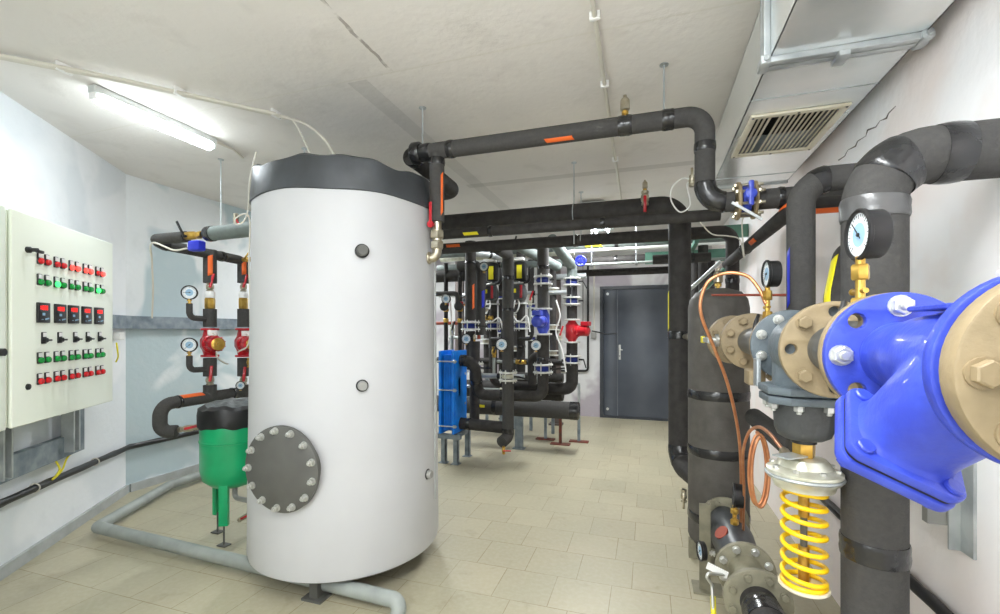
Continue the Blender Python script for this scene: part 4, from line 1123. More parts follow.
MB().lathe([(.075, 2.28), (.060, 2.24), (.056, 2.16), (.06, 2.09), (.072, 2.05)], (XL2, 0, ZL), AY, 36).build('valve_neck', M['flange_o'], l2)
flange(l2, R2(2.040), NYv, .126, .024, M['flange_o'], nb=8, rb=.100, a0=math.radians(22.5), hr=.015, boltm=M['flange_o'], hint=(-1, 0, 0), hf=.012, hb=.02)
MB().box((XL2 - .13, 2.17, ZL + .035), (.085, .008, .028), (V((.9, -.1, -.3)).normalized(), V((.1, .99, 0)).normalized(), V((.3, 0, .9)).normalized())).build('white_tag', M['white'], l2)
hp_ = [V((XL2 - .10, 2.17, ZL + .02)), V((XL2 - .19, 2.12, ZL + .04)), P(712, 585, D=1.95), P(714, 625, D=1.9)]
hl = MB().tube(fillet(hp_, .02), .007, 10).build('lever_handle', M['bolt'], l2)
MB().tube([P(713, 596, D=1.945), P(714, 625, D=1.895)], .0105, 12).build('yellow_grip', M['yellowtape'], hl)
pipe('insulated_pipe', 'black insulated pipe end below the olive ball valve at the lower right', 'pipe', [R2(2.02), R2(1.30), V((XL2, 1.30, 0))], .068, .08, insd, bands=[(R2(1.93), .05)])
gauge('black pressure gauge low in front of the vessel on a brass cock', (XL2 - .02, 2.42, .47), Z3, .085, .055, (-1, .1, 0), depth=.036, needle=2.2, cock=True)
gauge('small steel gauge low beside the olive flange, dial turned to the aisle', (XL2 - .10, 2.47, ZL - .03), (-1, 0, .1), .02, .045, (-.97, -.2, 0), depth=.02, needle=1.2, stemm=M['bolt'])
sb = root('pipe_support', 'olive grey upright steel support plate on the floor beside the lower strainer', 'support', (.30, 2.66, 0))
mb = MB().box((.295, 2.66, .235), (.055, .012, .47)); mb.box((.32, 2.69, .235), (.008, .06, .47)); mb.build('support_post', M['flange_o'], sb)
MB().box((.31, 2.68, .005), (.15, .13, .01)).build('foot_plate', M['flange_o'], sb)
MB().box((.36, 2.69, .205), (.10, .05, .012)).build('support_arm', M['flange_o'], sb)

# ---------------- copper impulse tubes
cp = root('copper_tube', 'long copper tube rising from the low gauge, arching over to the upper gauge cock', 'copper tube', P(741, 520, D=2.3), 'copper impulse tubes')
path = smooth_path([P(742, 562, D=2.38), P(741, 520, D=2.33), P(741, 470, D=2.2), P(738, 430, D=2.05), P(728, 385, D=1.92), P(713, 345, D=1.86), P(702, 318, D=1.84), P(701, 299, D=1.83), P(709, 281, D=1.82), P(727, 273, D=1.80), P(747, 276, D=1.76), P(759, 289, D=1.73), P(766, 304, D=1.70)], 10)
MB().tube(path, .0068, 12).build('tube_run', M['copper'], cp)
MB().hexp(P(742, 566, D=2.385), P(742, 556, D=2.375), .016).build('tube_fitting', M['brass'], cp)
cp = root('copper_tube', 'copper tube with hanging loops leading to the regulator diaphragm', 'copper tube', P(745, 470, D=1.9), 'copper impulse tubes')
path = smooth_path([P(743, 540, D=2.3), P(744, 490, D=2.1), P(743, 455, D=1.98), P(748, 434, D=1.85), P(758, 427, D=1.7), P(770, 434, D=1.55), P(786, 454, D=1.36)], 10)
MB().tube(path, .0062, 12).build('tube_run', M['copper'], cp)
MB().hexp(P(783, 450, D=1.38), P(789, 458, D=1.34), .014).build('tube_fitting', M['nickel'], cp)
lp = []
for i in range(72):
    a_ = 2 * math.pi * i / 36
    lp.append(P(756 + 9.5 * math.sin(a_) + (i / 36) * 3, 468 - 36 * math.cos(a_) + i * .06, D=1.93 - i * .0006))
MB().tube(lp, .0062, 12).build('tube_coil', M['copper'], cp)
tag(MB().tube(smooth_path([P(828, 506, D=1.9), P(836, 513, D=1.85), P(846, 524, D=1.8)]), .007, 10).build('thin_line', M['black']), 'thin black line emerging beside the yellow spring', 'pipe')

# ================================================================ PUMP STATION LEFT OF THE TANK
PX = -3.20
def Lp(px, py): return P(px, py, X=PX)
Y1 = Lp(210, 331).y; Y2 = Lp(243.5, 331).y
zc1 = Lp(210, 249).z
ztop = 2.02
rr_ = .046
pipe('insulated_pipe', 'dark insulated header bending at the left over the two red pumps', 'pipe', [(-2.93, Lp(157.5, 331).y, 2.03), (PX - .03, Lp(157.5, 331).y, 2.03), (PX, Lp(157.5, 331).y + .05, 2.00), (PX, Y2, 1.985), (PX, Y2, 1.90)], rr_ * .8, [.03, .03, .06], ins, 'pump station pipes', bands=[((PX - .01, Lp(165, 331).y, 2.02), .03), ((PX, Y1 + .1, 1.99), .02)])
Yh = Lp(157.5, 331).y
pipe('insulated_pipe', 'grey green insulated pipe running level from the brass valve to behind the tank', 'pipe', [(-2.74, Yh, 2.035), (-2.2, Yh, 2.045)], .046, 0, M['insul_g'], 'pump station pipes', bands=[((-2.72, Yh, 2.035), .03)])
small_valve('brass ball valve with black lever between the two upper header pipes', (-2.90, Yh, 2.035), (1, 0, 0), .026, (-.3, 0, 1), M['black'], .22, body=M['brass'])
small_valve('small upright valve with red lever on the grey green header', (-2.50, Yh, 2.11), (0, 0, 1), .016, (.6, 0, -.8), M['red'], .08)
act = root('valve_actuator', 'small bright blue actuator box with white cable on the upper left header', 'actuator', (-2.86, Yh - .05, 1.95))
MB().box((-2.80, Yh - .03, 1.955), (.10, .055, .065), bev=.01).build('actuator_box', M['bluetape'], act)
MB().cyl((-2.87, Yh - .02, 1.96), (-2.84, Yh - .02, 1.96), .022, 16).build('actuator_neck', M['white'], act)
MB().tube(smooth_path([(-2.86, Yh - .05, 1.94), (-2.98, Yh - .05, 1.935), P(152, 243, D=3.05), P(152, 262, D=3.2), P(153, 290, D=3.3), P(152, 318, D=3.4)]), .006, 8).build('actuator_cable', M['offwhite'], act)

def pump_line(yy, which):
    zg = lambda py, yq=yy: EYE - (py - 331) * ((PX * -SA) + yq * CA) / F
    # upper sleeve with orange flag and red lever
    near = which == 'left'
    p = pipe('insulated_pipe', 'upper insulated drop pipe with orange tape above the ' + which + ' red pump', 'pipe', [(PX, yy, zg(250) if near else zg(258)), (PX, yy, zg(283))], rr_, 0, ins, 'pump station pipes', stickers=[((PX, yy, zg(266)), .075, (.8, -.6, 0), .35, M['orange'])])
    small_valve('ball valve with red lever directly above the ' + which + ' red pump', (PX, yy, zg(287)), (0, 0, 1), .026, (.35, 0, 1), M['red'], .075)
    n = root('pipe_union', 'nickel and brass union with white collar above the ' + which + ' red pump', 'pipe union', (PX, yy, zg(305)), 'pipe unions')
    MB().lathe([(.033, 0), (.036, .01), (.036, .04), (.033, .05)], (PX, yy, zg(298)), Z3, 24).build('white_collar', M['white'], n)
    MB().hexp((PX, yy, zg(309)), (PX, yy, zg(298)), .036).build('brass_nut', M['brass'], n)
    pipe('insulated_pipe', 'short insulated sleeve right above the ' + which + ' red pump', 'pipe', [(PX, yy, zg(309)), (PX, yy, zg(327))], rr_, 0, ins, 'pump station pipes')
    pm = root('circulation_pump', ('red circulation pump with brass cap, left of the pair beside the tank' if near else 'red circulation pump half hidden behind the white tank edge'), 'pump', (PX, yy, zg(356)), 'red circulation pumps')
    zt1, zb1_ = zg(328), zg(357)
    flange(pm, (PX, yy, zt1 - .01), Z3, .062, .016, M['red'])
    flange(pm, (PX, yy, zb1_ + .01), Z3, .062, .016, M['red'])
    zm = (zt1 + zb1_) / 2 - .01
    md_ = V((.93, -.37, 0)).normalized()
    vb = MB().lathe([(.04, -(zm - zb1_) + .01), (.052, -.05), (.066, -.02), (.066, .03), (.05, .06), (.04, zt1 - zm - .01)], (PX, yy, zm), Z3, 28)
    vb.lathe([(.062, 0), (.072, .02), (.072, .05), (.06, .06)], V((PX, yy, zm)), md_, 28); vb.build('volute', M['red'], pm)
    mt = MB().lathe([(.052, .05), (.056, .06), (.056, .15), (.048, .165)], V((PX, yy, zm)), md_, 32)
    for k in range(10):
        a_ = 2 * math.pi * k / 10; uu, vv, ww = basis(md_)
        mt.box(V((PX, yy, zm)) + md_ * .10 + (uu * math.cos(a_) + vv * math.sin(a_)) * .058, (.09, .004, .010), (md_, (uu * -math.sin(a_) + vv * math.cos(a_)), (uu * math.cos(a_) + vv * math.sin(a_))))
    mt.build('motor', M['red'], pm)
    MB().lathe([(.046, .16), (.046, .172), (.03, .178), (.014, .178), (.014, .19), (.001, .19)], V((PX, yy, zm)), md_, 28).build('brass_cap', M['brass'], pm)
    MB().box(V((PX, yy, zm + .085)) + md_ * .02, (.08, .06, .045), (md_, md_.cross(Z3), Z3), .006).build('terminal_box', M['white'], pm)
    MB().tube(smooth_path([V((PX, yy, zm + .08)) + md_ * .06, V((PX, yy, zm + .02)) + md_ * .12 + V((.02, 0, 0)), V((PX, yy, zm - .09)) + md_ * .14, V((PX, yy + .10, zm - .15)) + md_ * .05, V((PX - .05, yy + .2, zm - .17))]), .006, 8).build('pump_cable', M['offwhite'], pm)
    pipe('insulated_pipe', 'insulated sleeve just below the ' + which + ' red pump', 'pipe', [(PX, yy, zg(358)), (PX, yy, zg(376))], rr_, 0, ins, 'pump station pipes')
    small_valve('ball valve with red lever directly below the ' + which + ' red pump', (PX, yy, zg(380)), (0, 0, 1), .028, (.15, 0, 1), M['red'], .08)
    pipe('insulated_pipe', 'lowest insulated stub joining the ' + which + ' pump line to the return header', 'pipe', [(PX, yy, zg(385)), (PX, yy, zg(397))], rr_, 0, ins, 'pump station pipes')
    return zg
zg1 = pump_line(Y1, 'left'); zg2 = pump_line(Y2, 'right')
# gauge syphons
for (py, gy, lab, col) in ((319, 291, 'upper', 0), (369, 342, 'lower', 0)):
    z = zg1(py)
    sy = MB().tube(fillet([(PX, Y1 - .04, z), (PX, Y1 - .165, z + .005), (PX, Y1 - .165, z + .11)], .045), .021, 16)
    tag(sy.build('gauge_siphon', M['insul']), 'curved insulated branch carrying the ' + lab + ' gauge left of the red pump', 'pipe', 'gauge branches')
    gauge('white faced pressure gauge, ' + lab + ' of the two left of the red pump', (PX, Y1 - .165, z + .105), Z3, .035, .050, (.62, -.78, 0), depth=.03, needle=1.57 if py < 330 else 2.3)
# return header: comes along, U-bend down and back to the green vessel
zu = Lp(210, 397).z
pipe('insulated_pipe', 'insulated return header with orange tape and a U-bend beside the green vessel', 'pipe',
     [(PX, Y2 + .15, zu), (PX, Lp(160, 405).y, zu + .0), (PX, Lp(160, 405).y, zu - .19), (PX + .09, Lp(160, 405).y + .05, zu - .19)], .044, [.085, .06], ins, 'pump station pipes', bands=[((PX, Lp(178, 400).y, zu), .012), ((PX, Lp(232, 400).y, zu), .012)],
     stickers=[((PX, Lp(190, 400).y, zu), .085, (.5, 0, .85), .45, M['orange'])])
gv = V((PX + .16, Lp(160, 405).y + .08, zu - .17))
small_valve('red handled drain valve between the U-bend and the green vessel', gv, (.8, .35, .12), .022, (.8, .3, .2), M['red'], .13)
gauge('small gauge at the tank edge on the return header', (PX + .1, Y2 - .12, zu + .03), Z3, .01, .032, (.6, -.8, 0), depth=.02, needle=1.9)
small_valve('brass tap at the tank edge below the right red pump', (PX + .1, Y2 - .03, zg2(362)), (0, 0, 1), .022, (.6, 0, .5), M['brass'], .08, body=M['brass'])
small_valve('brass tap at the tank edge near the top of the right pump line', (PX + .09, Y2 - .05, zg2(261)), (1, 0, 0), .02, (.6, 0, .5), M['brass'], .08, body=M['brass'])
wl = MB().tube(smooth_path([P(256, 152, D=2.75), P(250, 180, D=2.72), P(248, 210, D=2.7), P(243, 222, D=2.7), P(236, 224, D=2.7), P(236, 218, D=2.7), P(246, 214, D=2.7), P(250, 224, D=2.7), P(249, 260, D=2.72), P(250, 300, D=2.72), P(249, 342, D=2.75), P(238, 352, D=2.9)]), .0045, 8)
tag(wl.build('loose_cable', M['offwhite']), 'thin white cable hanging down the left side of the tank', 'cable')

# green expansion vessel
GX, GY = P(233, 331, D=3.10).x, P(233, 331, D=3.10).y; GR = .194
gvz = root('expansion_vessel', 'green expansion vessel on legs with dark membrane cover, left of the tank', 'expansion vessel', (GX, GY, 0))
MB().lathe([(.001, .335), (.06, .34), (.13, .365), (.18, .41), (GR, .48), (GR, .66), (GR + .004, .663), (GR + .004, .672), (GR, .675), (GR, .83), (.18, .87), (.1, .895), (.001, .90)], (GX, GY, 0), Z3, 56).build('vessel_shell', M['green'], gvz)
RR = []
for k, (r, z) in enumerate([(GR + .006, .765), (GR + .012, .775), (GR + .01, .84), (GR + .004, .885), (GR - .03, .905), (.1, .925), (.001, .93)]):
    RR.append([(GX + (r + .004 * math.sin(6 * t + k) * (r > .05)) * math.cos(t), GY + (r + .004 * math.sin(6 * t + k) * (r > .05)) * math.sin(t), z + (.006 * math.sin(5 * t + 1) + .004 * math.sin(11 * t)) * (r > .05)) for t in [2 * math.pi * j / 60 for j in range(60)]])
cvr = MB().rings(RR[:5], False).build('cover_skirt', M['black'], gvz)
MB().rings(RR[4:], False).build('cover_top', M['vinyl_top'], gvz)
for a_ in (-62, 58, 178):
    ca_, sa_ = math.cos(math.radians(a_)), math.sin(math.radians(a_)); t_ = V((-sa_, ca_, 0)); n_ = V((ca_, sa_, 0))
    p = V((GX, GY, 0)) + n_ * .155
    mb = MB().box(p + V((0, 0, .28)), (.055, .014, .30), (t_, n_, Z3), .003)
    for s in (-1, 1): mb.box(p - n_ * .012 + t_ * s * .024 + V((0, 0, .28)), (.006, .03, .30), (t_, n_, Z3))
    lg = mb.build('leg', M['green'], gvz)
    mb = MB().cyl(p - n_ * .01 + V((0, 0, .005)), p - n_ * .01 + V((0, 0, .14)), .006, 10); mb.box(p - n_ * .01 + V((0, 0, .004)), (.07, .05, .008)); mb.build('levelling_foot', M['steel_dk'], lg)
dv = MB().tube(fillet([(GX + .04, GY - .02, .34), (GX + .04, GY - .02, .27), (GX + .25, GY - .02, .26)], .03), .016, 12); tag(dv.build('drain_fitting', M['flex']), 'drain fitting beneath the green expansion vessel', 'fitting')
small_valve('small drain valve with red lever low between green vessel and tank', P(244, 517, D=2.95), (.8, .1, .5), .016, (.8, 0, .4), M['red'], .09)
# ================================================================ PLANT AT THE BACK
GB = 'insulated pipes of the back plant'
# blue plate heat exchanger
HX0, HX1, HY0, HY1, HZ0, HZ1 = -2.08, -1.925, 4.36, 4.72, .27, 1.16
hx_ = root('plate_heat_exchanger', 'bright blue plate heat exchanger standing on a steel stand right of the tank', 'heat exchanger', ((HX0 + HX1) / 2, 4.54, .3))
MB().box((HX1 - .0125, 4.54, .75), (.025, .36, .88), bev=.006).build('frame_plate', M['blueplate'], hx_)
MB().box((HX0 + .0125 - .02, 4.54, .75), (.03, .36, .88), bev=.006).build('pressure_plate', M['blueplate'], hx_)
mb = MB()
for i in range(13): mb.box((HX0 + .03 + i * .0105, 4.54, .75), (.006, .31 + .01 * (i % 2), .80))
mb.build('plate_pack', M['blueplate'], hx_)
MB().box(((HX0 + HX1) / 2, 4.54, .75), (HX1 - HX0 - .03, .27, .76)).build('gasket_core', M['dark_void'], hx_)
for (y, z) in ((4.345, 1.08), (4.345, .78), (4.345, .40), (4.735, .78)):
    mb = MB().cyl((HX0 - .08, y, z), (HX1 + .04, y, z), .007, 10); mb.hexp((HX1 + .0, y, z), (HX1 + .03, y, z), .018); mb.build('tie_rod', M['galv'], hx_)
MB().box((HX1 + .002, 4.50, .80), (.004, .05, .20)).build('name_plate', M['white'], hx_)
for z in (1.05, .93, .6, .42): MB().lathe([(.014, 0), (.014, .008)], (HX1, 4.66, z), (1, 0, 0), 12).build('port_stud', M['bolt'], hx_)
sd = root('exchanger_stand', 'grey angle steel stand under the blue heat exchanger', 'stand', (-2.0, 4.54, 0))
for (x, y) in ((HX0 + .02, HY0 + .03), (HX1 + .01, HY0 + .02), (HX1 + .01, HY1 - .02)):
    mb = MB().box((x, y, .145), (.05, .006, .29)); mb.box((x + .022, y + .022, .145), (.006, .05, .29)); mb.box((x, y + .01, .004), (.09, .08, .008)); mb.build('leg', M['galv_dk'], sd)
MB().box(((HX0 + HX1) / 2, HY0 + .02, .29), (.30, .05, .05)).build('cross_bar', M['galv_dk'], sd)
MB().box((HX1, 4.54, .29), (.05, .36, .05)).build('cross_bar', M['galv_dk'], sd)

def bp(px, py, y): return P(px, py, Y=y)
def band_at(x, y, z, h=.02): return ((x, y, z), h)
# flanged butterfly pair with blue/white ring
def ring_valve(label, c, r, hd=(0, -1, 0), lever=None, axis=Z3, col='bluepaint'):
    rt = root('butterfly_valve', label, 'valve', c, 'small butterfly valves of the back plant')
    c = V(c); a = V(axis)
    for s in (-1, 1): flange(rt, c + a * s * .040, a, r * 1.12, .018, M['flange_w'])
    MB().lathe([(r * .66, -.03), (r * .84, 0), (r * .66, .03)], c, a, 28).build('valve_ring', M['navy' if col == 'bluepaint' else col], rt)
    u, v, w = basis(a)
    for i in range(6):
        q = (u * math.cos(i * 1.047 + .5) + v * math.sin(i * 1.047 + .5)) * r * .95
        mb = MB().cyl(c + q - a * .07, c + q + a * .07, .006, 8); mb.hexp(c + q + a * .045, c + q + a * .056, .011); mb.build('clamp_bolt', M['bolt'], rt)
    h = V(hd).normalized()
    mb = MB().cyl(c + h * r * .7, c + h * (r + .05), .010, 10)
    if lever is not None:
        l = V(lever).normalized(); mb.box(c + h * (r + .05) + l * .045, (.11, .018, .008), (l, h.cross(l).normalized(), h))
    mb.build('lever_handle', M['black'], rt)
    return rt

def blue_pump(label, c, col, md=(.5, -.85, 0), s=1.0, nm='circulation_pump', label_col=None):
    rt = root(nm, label, 'pump', c, 'pumps of the back plant'); c = V(c); md = V(md).normalized()
    wv = .068 if col != 'red' else .078
    mb = MB().lathe([(.045, -.13), (.05, -.11), (wv, -.07), (wv, .07), (.05, .11), (.045, .13)], c, Z3, 24); mb.build('volute', M[col], rt)
    for q in (-.135, .135): flange(rt, c + V((0, 0, q * s)), Z3, .098, .018, M['flange_w'])
    mb = MB().lathe([(.06, .04), (.070, .06), (.070, .09), (.062, .10), (.062, .20), (.05, .215)], c, md, 24); mb.build('motor', M[col], rt)
    MB().box(c + md * .18 + V((0, 0, .085)), (.10, .09, .05), (md, md.cross(Z3), Z3), .006).build('terminal_box', M[col] if label_col is None else M[label_col], rt)
    MB().lathe([(.05, .215), (.035, .225), (.001, .225)], c, md, 20).build('end_cap', M[col], rt)
    return rt

def elec_pump(label, c, s=1.0):
    """wet rotor pump with dark control head carrying a red cap and a yellow sticker"""
    rt = root('circulation_pump', label, 'pump', c, 'pumps of the back plant'); c = V(c)
    MB().lathe([(.04, -.13), (.05, -.10), (.075, -.04), (.075, .04), (.05, .10), (.04, .13)], c, Z3, 24).build('volute', M['steel_dk'], rt)
    for q in (-.13, .13): flange(rt, c + V((0, 0, q)), Z3, .088, .016, M['flange_w'])
    MB().box(c + V((0, -.13, .01)), (.17, .15, .19), bev=.03).build('control_head', M['vinyl'], rt)
    MB().box(c + V((.055, -.205, .01)), (.03, .01, .16), bev=.004).build('red_cap', M['red'], rt)
    MB().box(c + V((-.03, -.207, .02)), (.045, .006, .05)).build('yellow_label', M['yellowtape'], rt)
    cb = smooth_path([c + V((0, -.14, -.08)), c + V((.03, -.2, -.16)), c + V((0, -.2, -.24)), c + V((-.08, -.1, -.26))])
    MB().tube(cb, .010, 8).build('pump_cable', M['white'], rt)
    return rt

# riser in front (px 508): floor elbow to rack
yA = 4.5
xA = bp(508, 331, yA).x
pipe('insulated_pipe', 'long grey upright pipe in front of the back plant, its elbow just above the floor', 'pipe', [(xA, 4.12, 2.20), (xA, yA, 2.20), (xA, yA, .30), (xA - .03, yA - .12, .27)], .060, [.06, .05], ins, GB,
     bands=[((xA, yA, 1.62), .015), ((xA, yA, .98), .02), ((xA, yA, .36), .03), ((xA, yA, 1.95), .02)])
gauge('pale dial gauge on the long upright pipe in front of the back plant', (xA - .04, yA - .09, 1.19), Z3, .01, .062, (.05, -1, 0), depth=.02, needle=2.0, group='dial gauges of the back plant')
ring_valve('nickel ring clamp low on the long upright pipe in front of the back plant', (xA, yA, .93), .085, (1, -.3, 0), (.8, 0, -.2), col='zinc')
pipe('insulated_pipe', 'black horizontal outlet pipe from the lower port of the blue heat exchanger', 'pipe', [(HX1, 4.54, .40), (xA - .03, 4.54, .385)], .062, 0, insd, GB, bands=[((HX1 + .1, 4.54, .4), .02)])
small_valve('brass drain tap on the floor elbow of the long upright pipe', (xA, yA - .15, .20), (0, 0, 1), .018, (1, 0, 0), M['red'], .08, body=M['brass'])
# exchanger upper outlet
xB = bp(543, 331, 4.75).x
pipe('insulated_pipe', 'black pipe looping from the upper port of the blue heat exchanger to the right', 'pipe', [(HX1, 4.54, 1.08), (HX1 + .16, 4.54, 1.08), (HX1 + .16, 4.66, .70), (xB, 4.75, .70), (xB, 4.75, .95)], .060, [.12, .09, .09], insd, GB,
     bands=[((HX1 + .05, 4.54, 1.08), .02), ((HX1 + .17, 4.6, .85), .02), ((-1.5, 4.7, .70), .02)])
ring_valve('white and blue ring valve at the foot of the blue pump riser', (xB, 4.75, 1.0), .095, (1, -.3, 0), (.8, 0, .1))
pipe('insulated_pipe', 'black riser section with gauge between ring valve and blue pump', 'pipe', [(xB, 4.75, 1.05), (xB, 4.75, 1.36)], .066, 0, insd, GB, bands=[((xB, 4.75, 1.1), .02)])
gauge('pale dial gauge below the blue pump', (xB - .06, 4.68, 1.18), Z3, .01, .058, (.05, -1, 0), depth=.02, needle=2.0, group='dial gauges of the back plant')
blue_pump('blue circulation pump in the middle of the back plant', (xB, 4.75, 1.50), 'bluepaint', (-.1, -1, 0))
pipe('insulated_pipe', 'grey riser section above the blue pump', 'pipe', [(xB, 4.75, 1.65), (xB, 4.75, 1.90)], .060, 0, ins, GB)
ring_valve('white and blue ring valve above the blue pump', (xB, 4.75, 1.94), .09, (1, -.3, 0))
pipe('insulated_pipe', 'grey riser top above the blue pump reaching up under the rack', 'pipe', [(xB, 4.75, 1.99), (xB, 4.75, 2.36)], .062, .08, M['insul'], GB, bands=[((xB, 4.75, 2.08), .02)])
pipe('insulated_pipe', 'curved black bypass pipe left of the blue pump riser foot', 'pipe', [(xB - .02, 4.86, 1.12), (xB - .16, 4.90, 1.12), (xB - .16, 4.92, .80)], .05, .08, insd, GB)

# right-hand line with the big red pump (px 572)
yC = 5.45; xC = bp(572, 331, yC).x
pipe('insulated_pipe', 'black pipe bend at the foot of the red pump line right of the back plant', 'pipe', [(xC - .75, yC, .70), (xC, yC, .70), (xC, yC, 1.02)], .072, .10, insd, GB, bands=[((xC - .3, yC, .70), .02)])
ring_valve('blue ring valve with dark lever below the large red pump', (xC, yC, 1.06), .10, (1, -.3, 0), (.3, 0, -1))
pipe('insulated_pipe', 'tapered black section between ring valve and large red pump', 'pipe', [(xC, yC, 1.11), (xC, yC, 1.26)], .066, 0, insd, GB)
blue_pump('large red pump with horizontal motor pointing to the door', (xC, yC, 1.40), 'red', (.95, -.3, 0))
cbx = MB().tube(smooth_path([(xC + .25, yC - .1, 1.40), (xC + .34, yC, 1.38), (xC + .36, yC + .5, 1.36), (xC + .38, YB - .02, 1.36)]), .008, 8); tag(cbx.build('pump_cable', M['black']), 'black cable from the large red pump to the far wall', 'cable')
pipe('insulated_pipe', 'black section above the large red pump', 'pipe', [(xC, yC, 1.55), (xC, yC, 1.70)], .062, 0, insd, GB)
ring_valve('blue ring valve above the large red pump, lower of two', (xC, yC, 1.76), .095, (1, -.3, 0))
pipe('insulated_pipe', 'strapped black section between the two ring valves above the red pump', 'pipe', [(xC, yC, 1.81), (xC, yC, 1.94)], .062, 0, M['tape'], GB)
ring_valve('blue ring valve with black lever above the red pump, upper of two', (xC, yC, 1.99), .095, (1, -.3, 0), (.5, 0, -1))
pipe('insulated_pipe', 'dark pipe bending back from the top of the red pump line', 'pipe', [(xC, yC, 2.04), (xC, yC, 2.18), (-.99, 4.86, 2.40)], .062, .06, M['insul_g'], GB)
hwm = root('wheel_valve', 'small bright blue hand wheel at the top of the red pump line', 'valve', (xC + .12, yC - .1, 2.22)); hc_ = V((xC + .12, yC - .12, 2.22))
MB().torus(hc_, (0, -1, 0), .055, .012, 24, 8).build('wheel_rim', M['bluetape'], hwm)
mb = MB(); mb.lathe([(.02, -.03), (.02, .02)], hc_, (0, -1, 0), 12)
for k in range(4): a_ = k * math.pi / 4; mb.box(hc_, (.11, .012, .012), (V((math.cos(a_), 0, math.sin(a_))), V((0, 1, 0)), V((-math.sin(a_), 0, math.cos(a_)))))
mb.build('spokes', M['bluetape'], hwm)

# left double riser (px 470 and 479)
yD = 4.95; xD = bp(470.5, 331, yD).x
pipe('insulated_pipe', 'upright grey pipe with orange stripe at the left of the back plant', 'pipe', [(xD, yD, 2.45), (xD, yD, 1.52)], .064, 0, insd, GB, stickers=[((xD, yD, 1.80), .14, (.75, -.6, 0), .22, M['orange'])], bands=[((xD, yD, 2.2), .015)])
ring_valve('blue ring valve on the orange striped pipe at the left of the back plant', (xD, yD, 1.46), .10, (1, -.5, 0), (.9, 0, -.1))
pipe('insulated_pipe', 'black lower section of the orange striped riser with a gauge', 'pipe', [(xD, yD, 1.40), (xD, yD, .95)], .058, 0, insd, GB)
gauge('pale dial gauge left in the back plant above the blue heat exchanger', (xD - .02, yD - .08, 1.24), Z3, .01, .058, (.05, -1, 0), depth=.02, needle=2.0, group='dial gauges of the back plant')
xE = bp(480.5, 331, 5.1).x
pipe('insulated_pipe', 'upright grey pipe with arched top just right of the orange striped riser', 'pipe', [(xE - .30, 5.15, 2.20), (xE, 5.1, 2.20), (xE, 5.1, 1.35)], .06, .12, ins, GB, stickers=[((xE, 5.1, 1.78), .10, (.75, -.6, 0), .3, M['bluetape'])])
pipe('insulated_pipe', 'short black capped sleeve above a ring valve, behind the heat exchanger pipe', 'pipe', [(xE, 4.9, 1.28), (xE, 4.9, 1.03)], .064, 0, insd, GB)
air_vent('small red brass air vent on the capped sleeve behind the heat exchanger', (xE, 4.9, 1.275), .9)
ring_valve('ring valve with blue body beneath the capped sleeve', (xE, 4.9, .98), .095, (1, -.5, 0), (.9, 0, 0))
pipe('insulated_pipe', 'black pipe from the ring valve down to the low crossing pipes', 'pipe', [(xE, 4.9, .93), (xE, 4.9, .30)], .058, 0, insd, GB, bands=[((xE, 4.9, .35), .03)])

# two pumps with dark control heads and yellow labels
for (px, lab) in ((493, 'left'), (521, 'right')):
    yP = 5.6; x = bp(px, 331, yP).x
    pipe('insulated_pipe', 'black upper pipe over the ' + lab + ' pump with yellow label', 'pipe', [(x, yP, 2.42), (x, yP, 2.30)], .06, 0, insd, GB)
    q = root('yellow_tagged_valve', 'dark valve block with long yellow label above the ' + lab + ' control head pump', 'valve', (x, yP, 2.15))
    MB().box((x, yP - .02, 2.16), (.15, .12, .24), bev=.02).build('valve_block', M['black'], q)
    MB().box((x, yP - .085, 2.15), (.065, .008, .17)).build('yellow_label', M['yellowtape'], q)
    MB().box((x - .02, yP - .06, 2.31), (.16, .10, .04), bev=.008).build('top_collar', M['white'], q)
    elec_pump('pump with dark control head, yellow label and red edge, ' + lab + ' of the two', (x, yP, 1.88))
    pipe('insulated_pipe', 'black pipe below the ' + lab + ' control head pump', 'pipe', [(x, yP, 1.74), (x, yP, 1.52)], .055, 0, insd, GB)
    ring_valve('ring valve low on the line of the ' + lab + ' control head pump', (x, yP, 1.47), .09, (-1, -.5, 0), (-.9, 0, 0))
    pipe('insulated_pipe', 'black pipe foot on the line of the ' + lab + ' control head pump', 'pipe', [(x, yP, 1.42), (x, yP, .72), (x + .3, yP, .72)], .055, .1, insd, GB, bands=[((x, yP, 1.2), .02)])
    gauge('dark cased round gauge beside the lower line of the ' + lab + ' control head pump', (x - .0 + .20, yP - .25, 1.50), (1, 0, .1), .02, .06, (.2, 1, .3), depth=.03, group='dial gauges of the back plant')
    sy = MB().tube(fillet([(x, yP, 2.02), (x + .14, yP - .12, 2.02), (x + .14, yP - .12, 2.20)], .05), .022, 12); tag(sy.build('gauge_siphon', M['black']), 'curved black branch right of the ' + lab + ' control head pump', 'pipe', 'gauge branches')
    sy = MB().tube(fillet([(x, yP - .06, 1.30), (x + .17, yP - .12, 1.30), (x + .17, yP - .12, 1.48)], .05), .022, 12); tag(sy.build('gauge_siphon', M['black']), 'lower curved black branch right of the ' + lab + ' control head pump line', 'pipe', 'gauge branches')
for k, (px, py, y, r, lab) in enumerate(((484, 265, 5.0, .055, 'pale dial gauge high up between the orange striped riser and the left control head pump'), (446, 297, 5.0, .055, 'pale dial gauge nearest the white tank edge in the back plant'), (465, 298, 5.3, .05, 'pale dial gauge just left of the orange striped riser'), (540, 345, 5.6, .05, 'small pale gauge behind the blue pump riser'), (534, 312, 5.3, .05, 'small pale gauge left of the blue pump'))):
    gauge(lab, bp(px, py + 8, y), Z3, .02, r, (0, -1, 0), depth=.025, needle=1.6, group='dial gauges of the back plant')
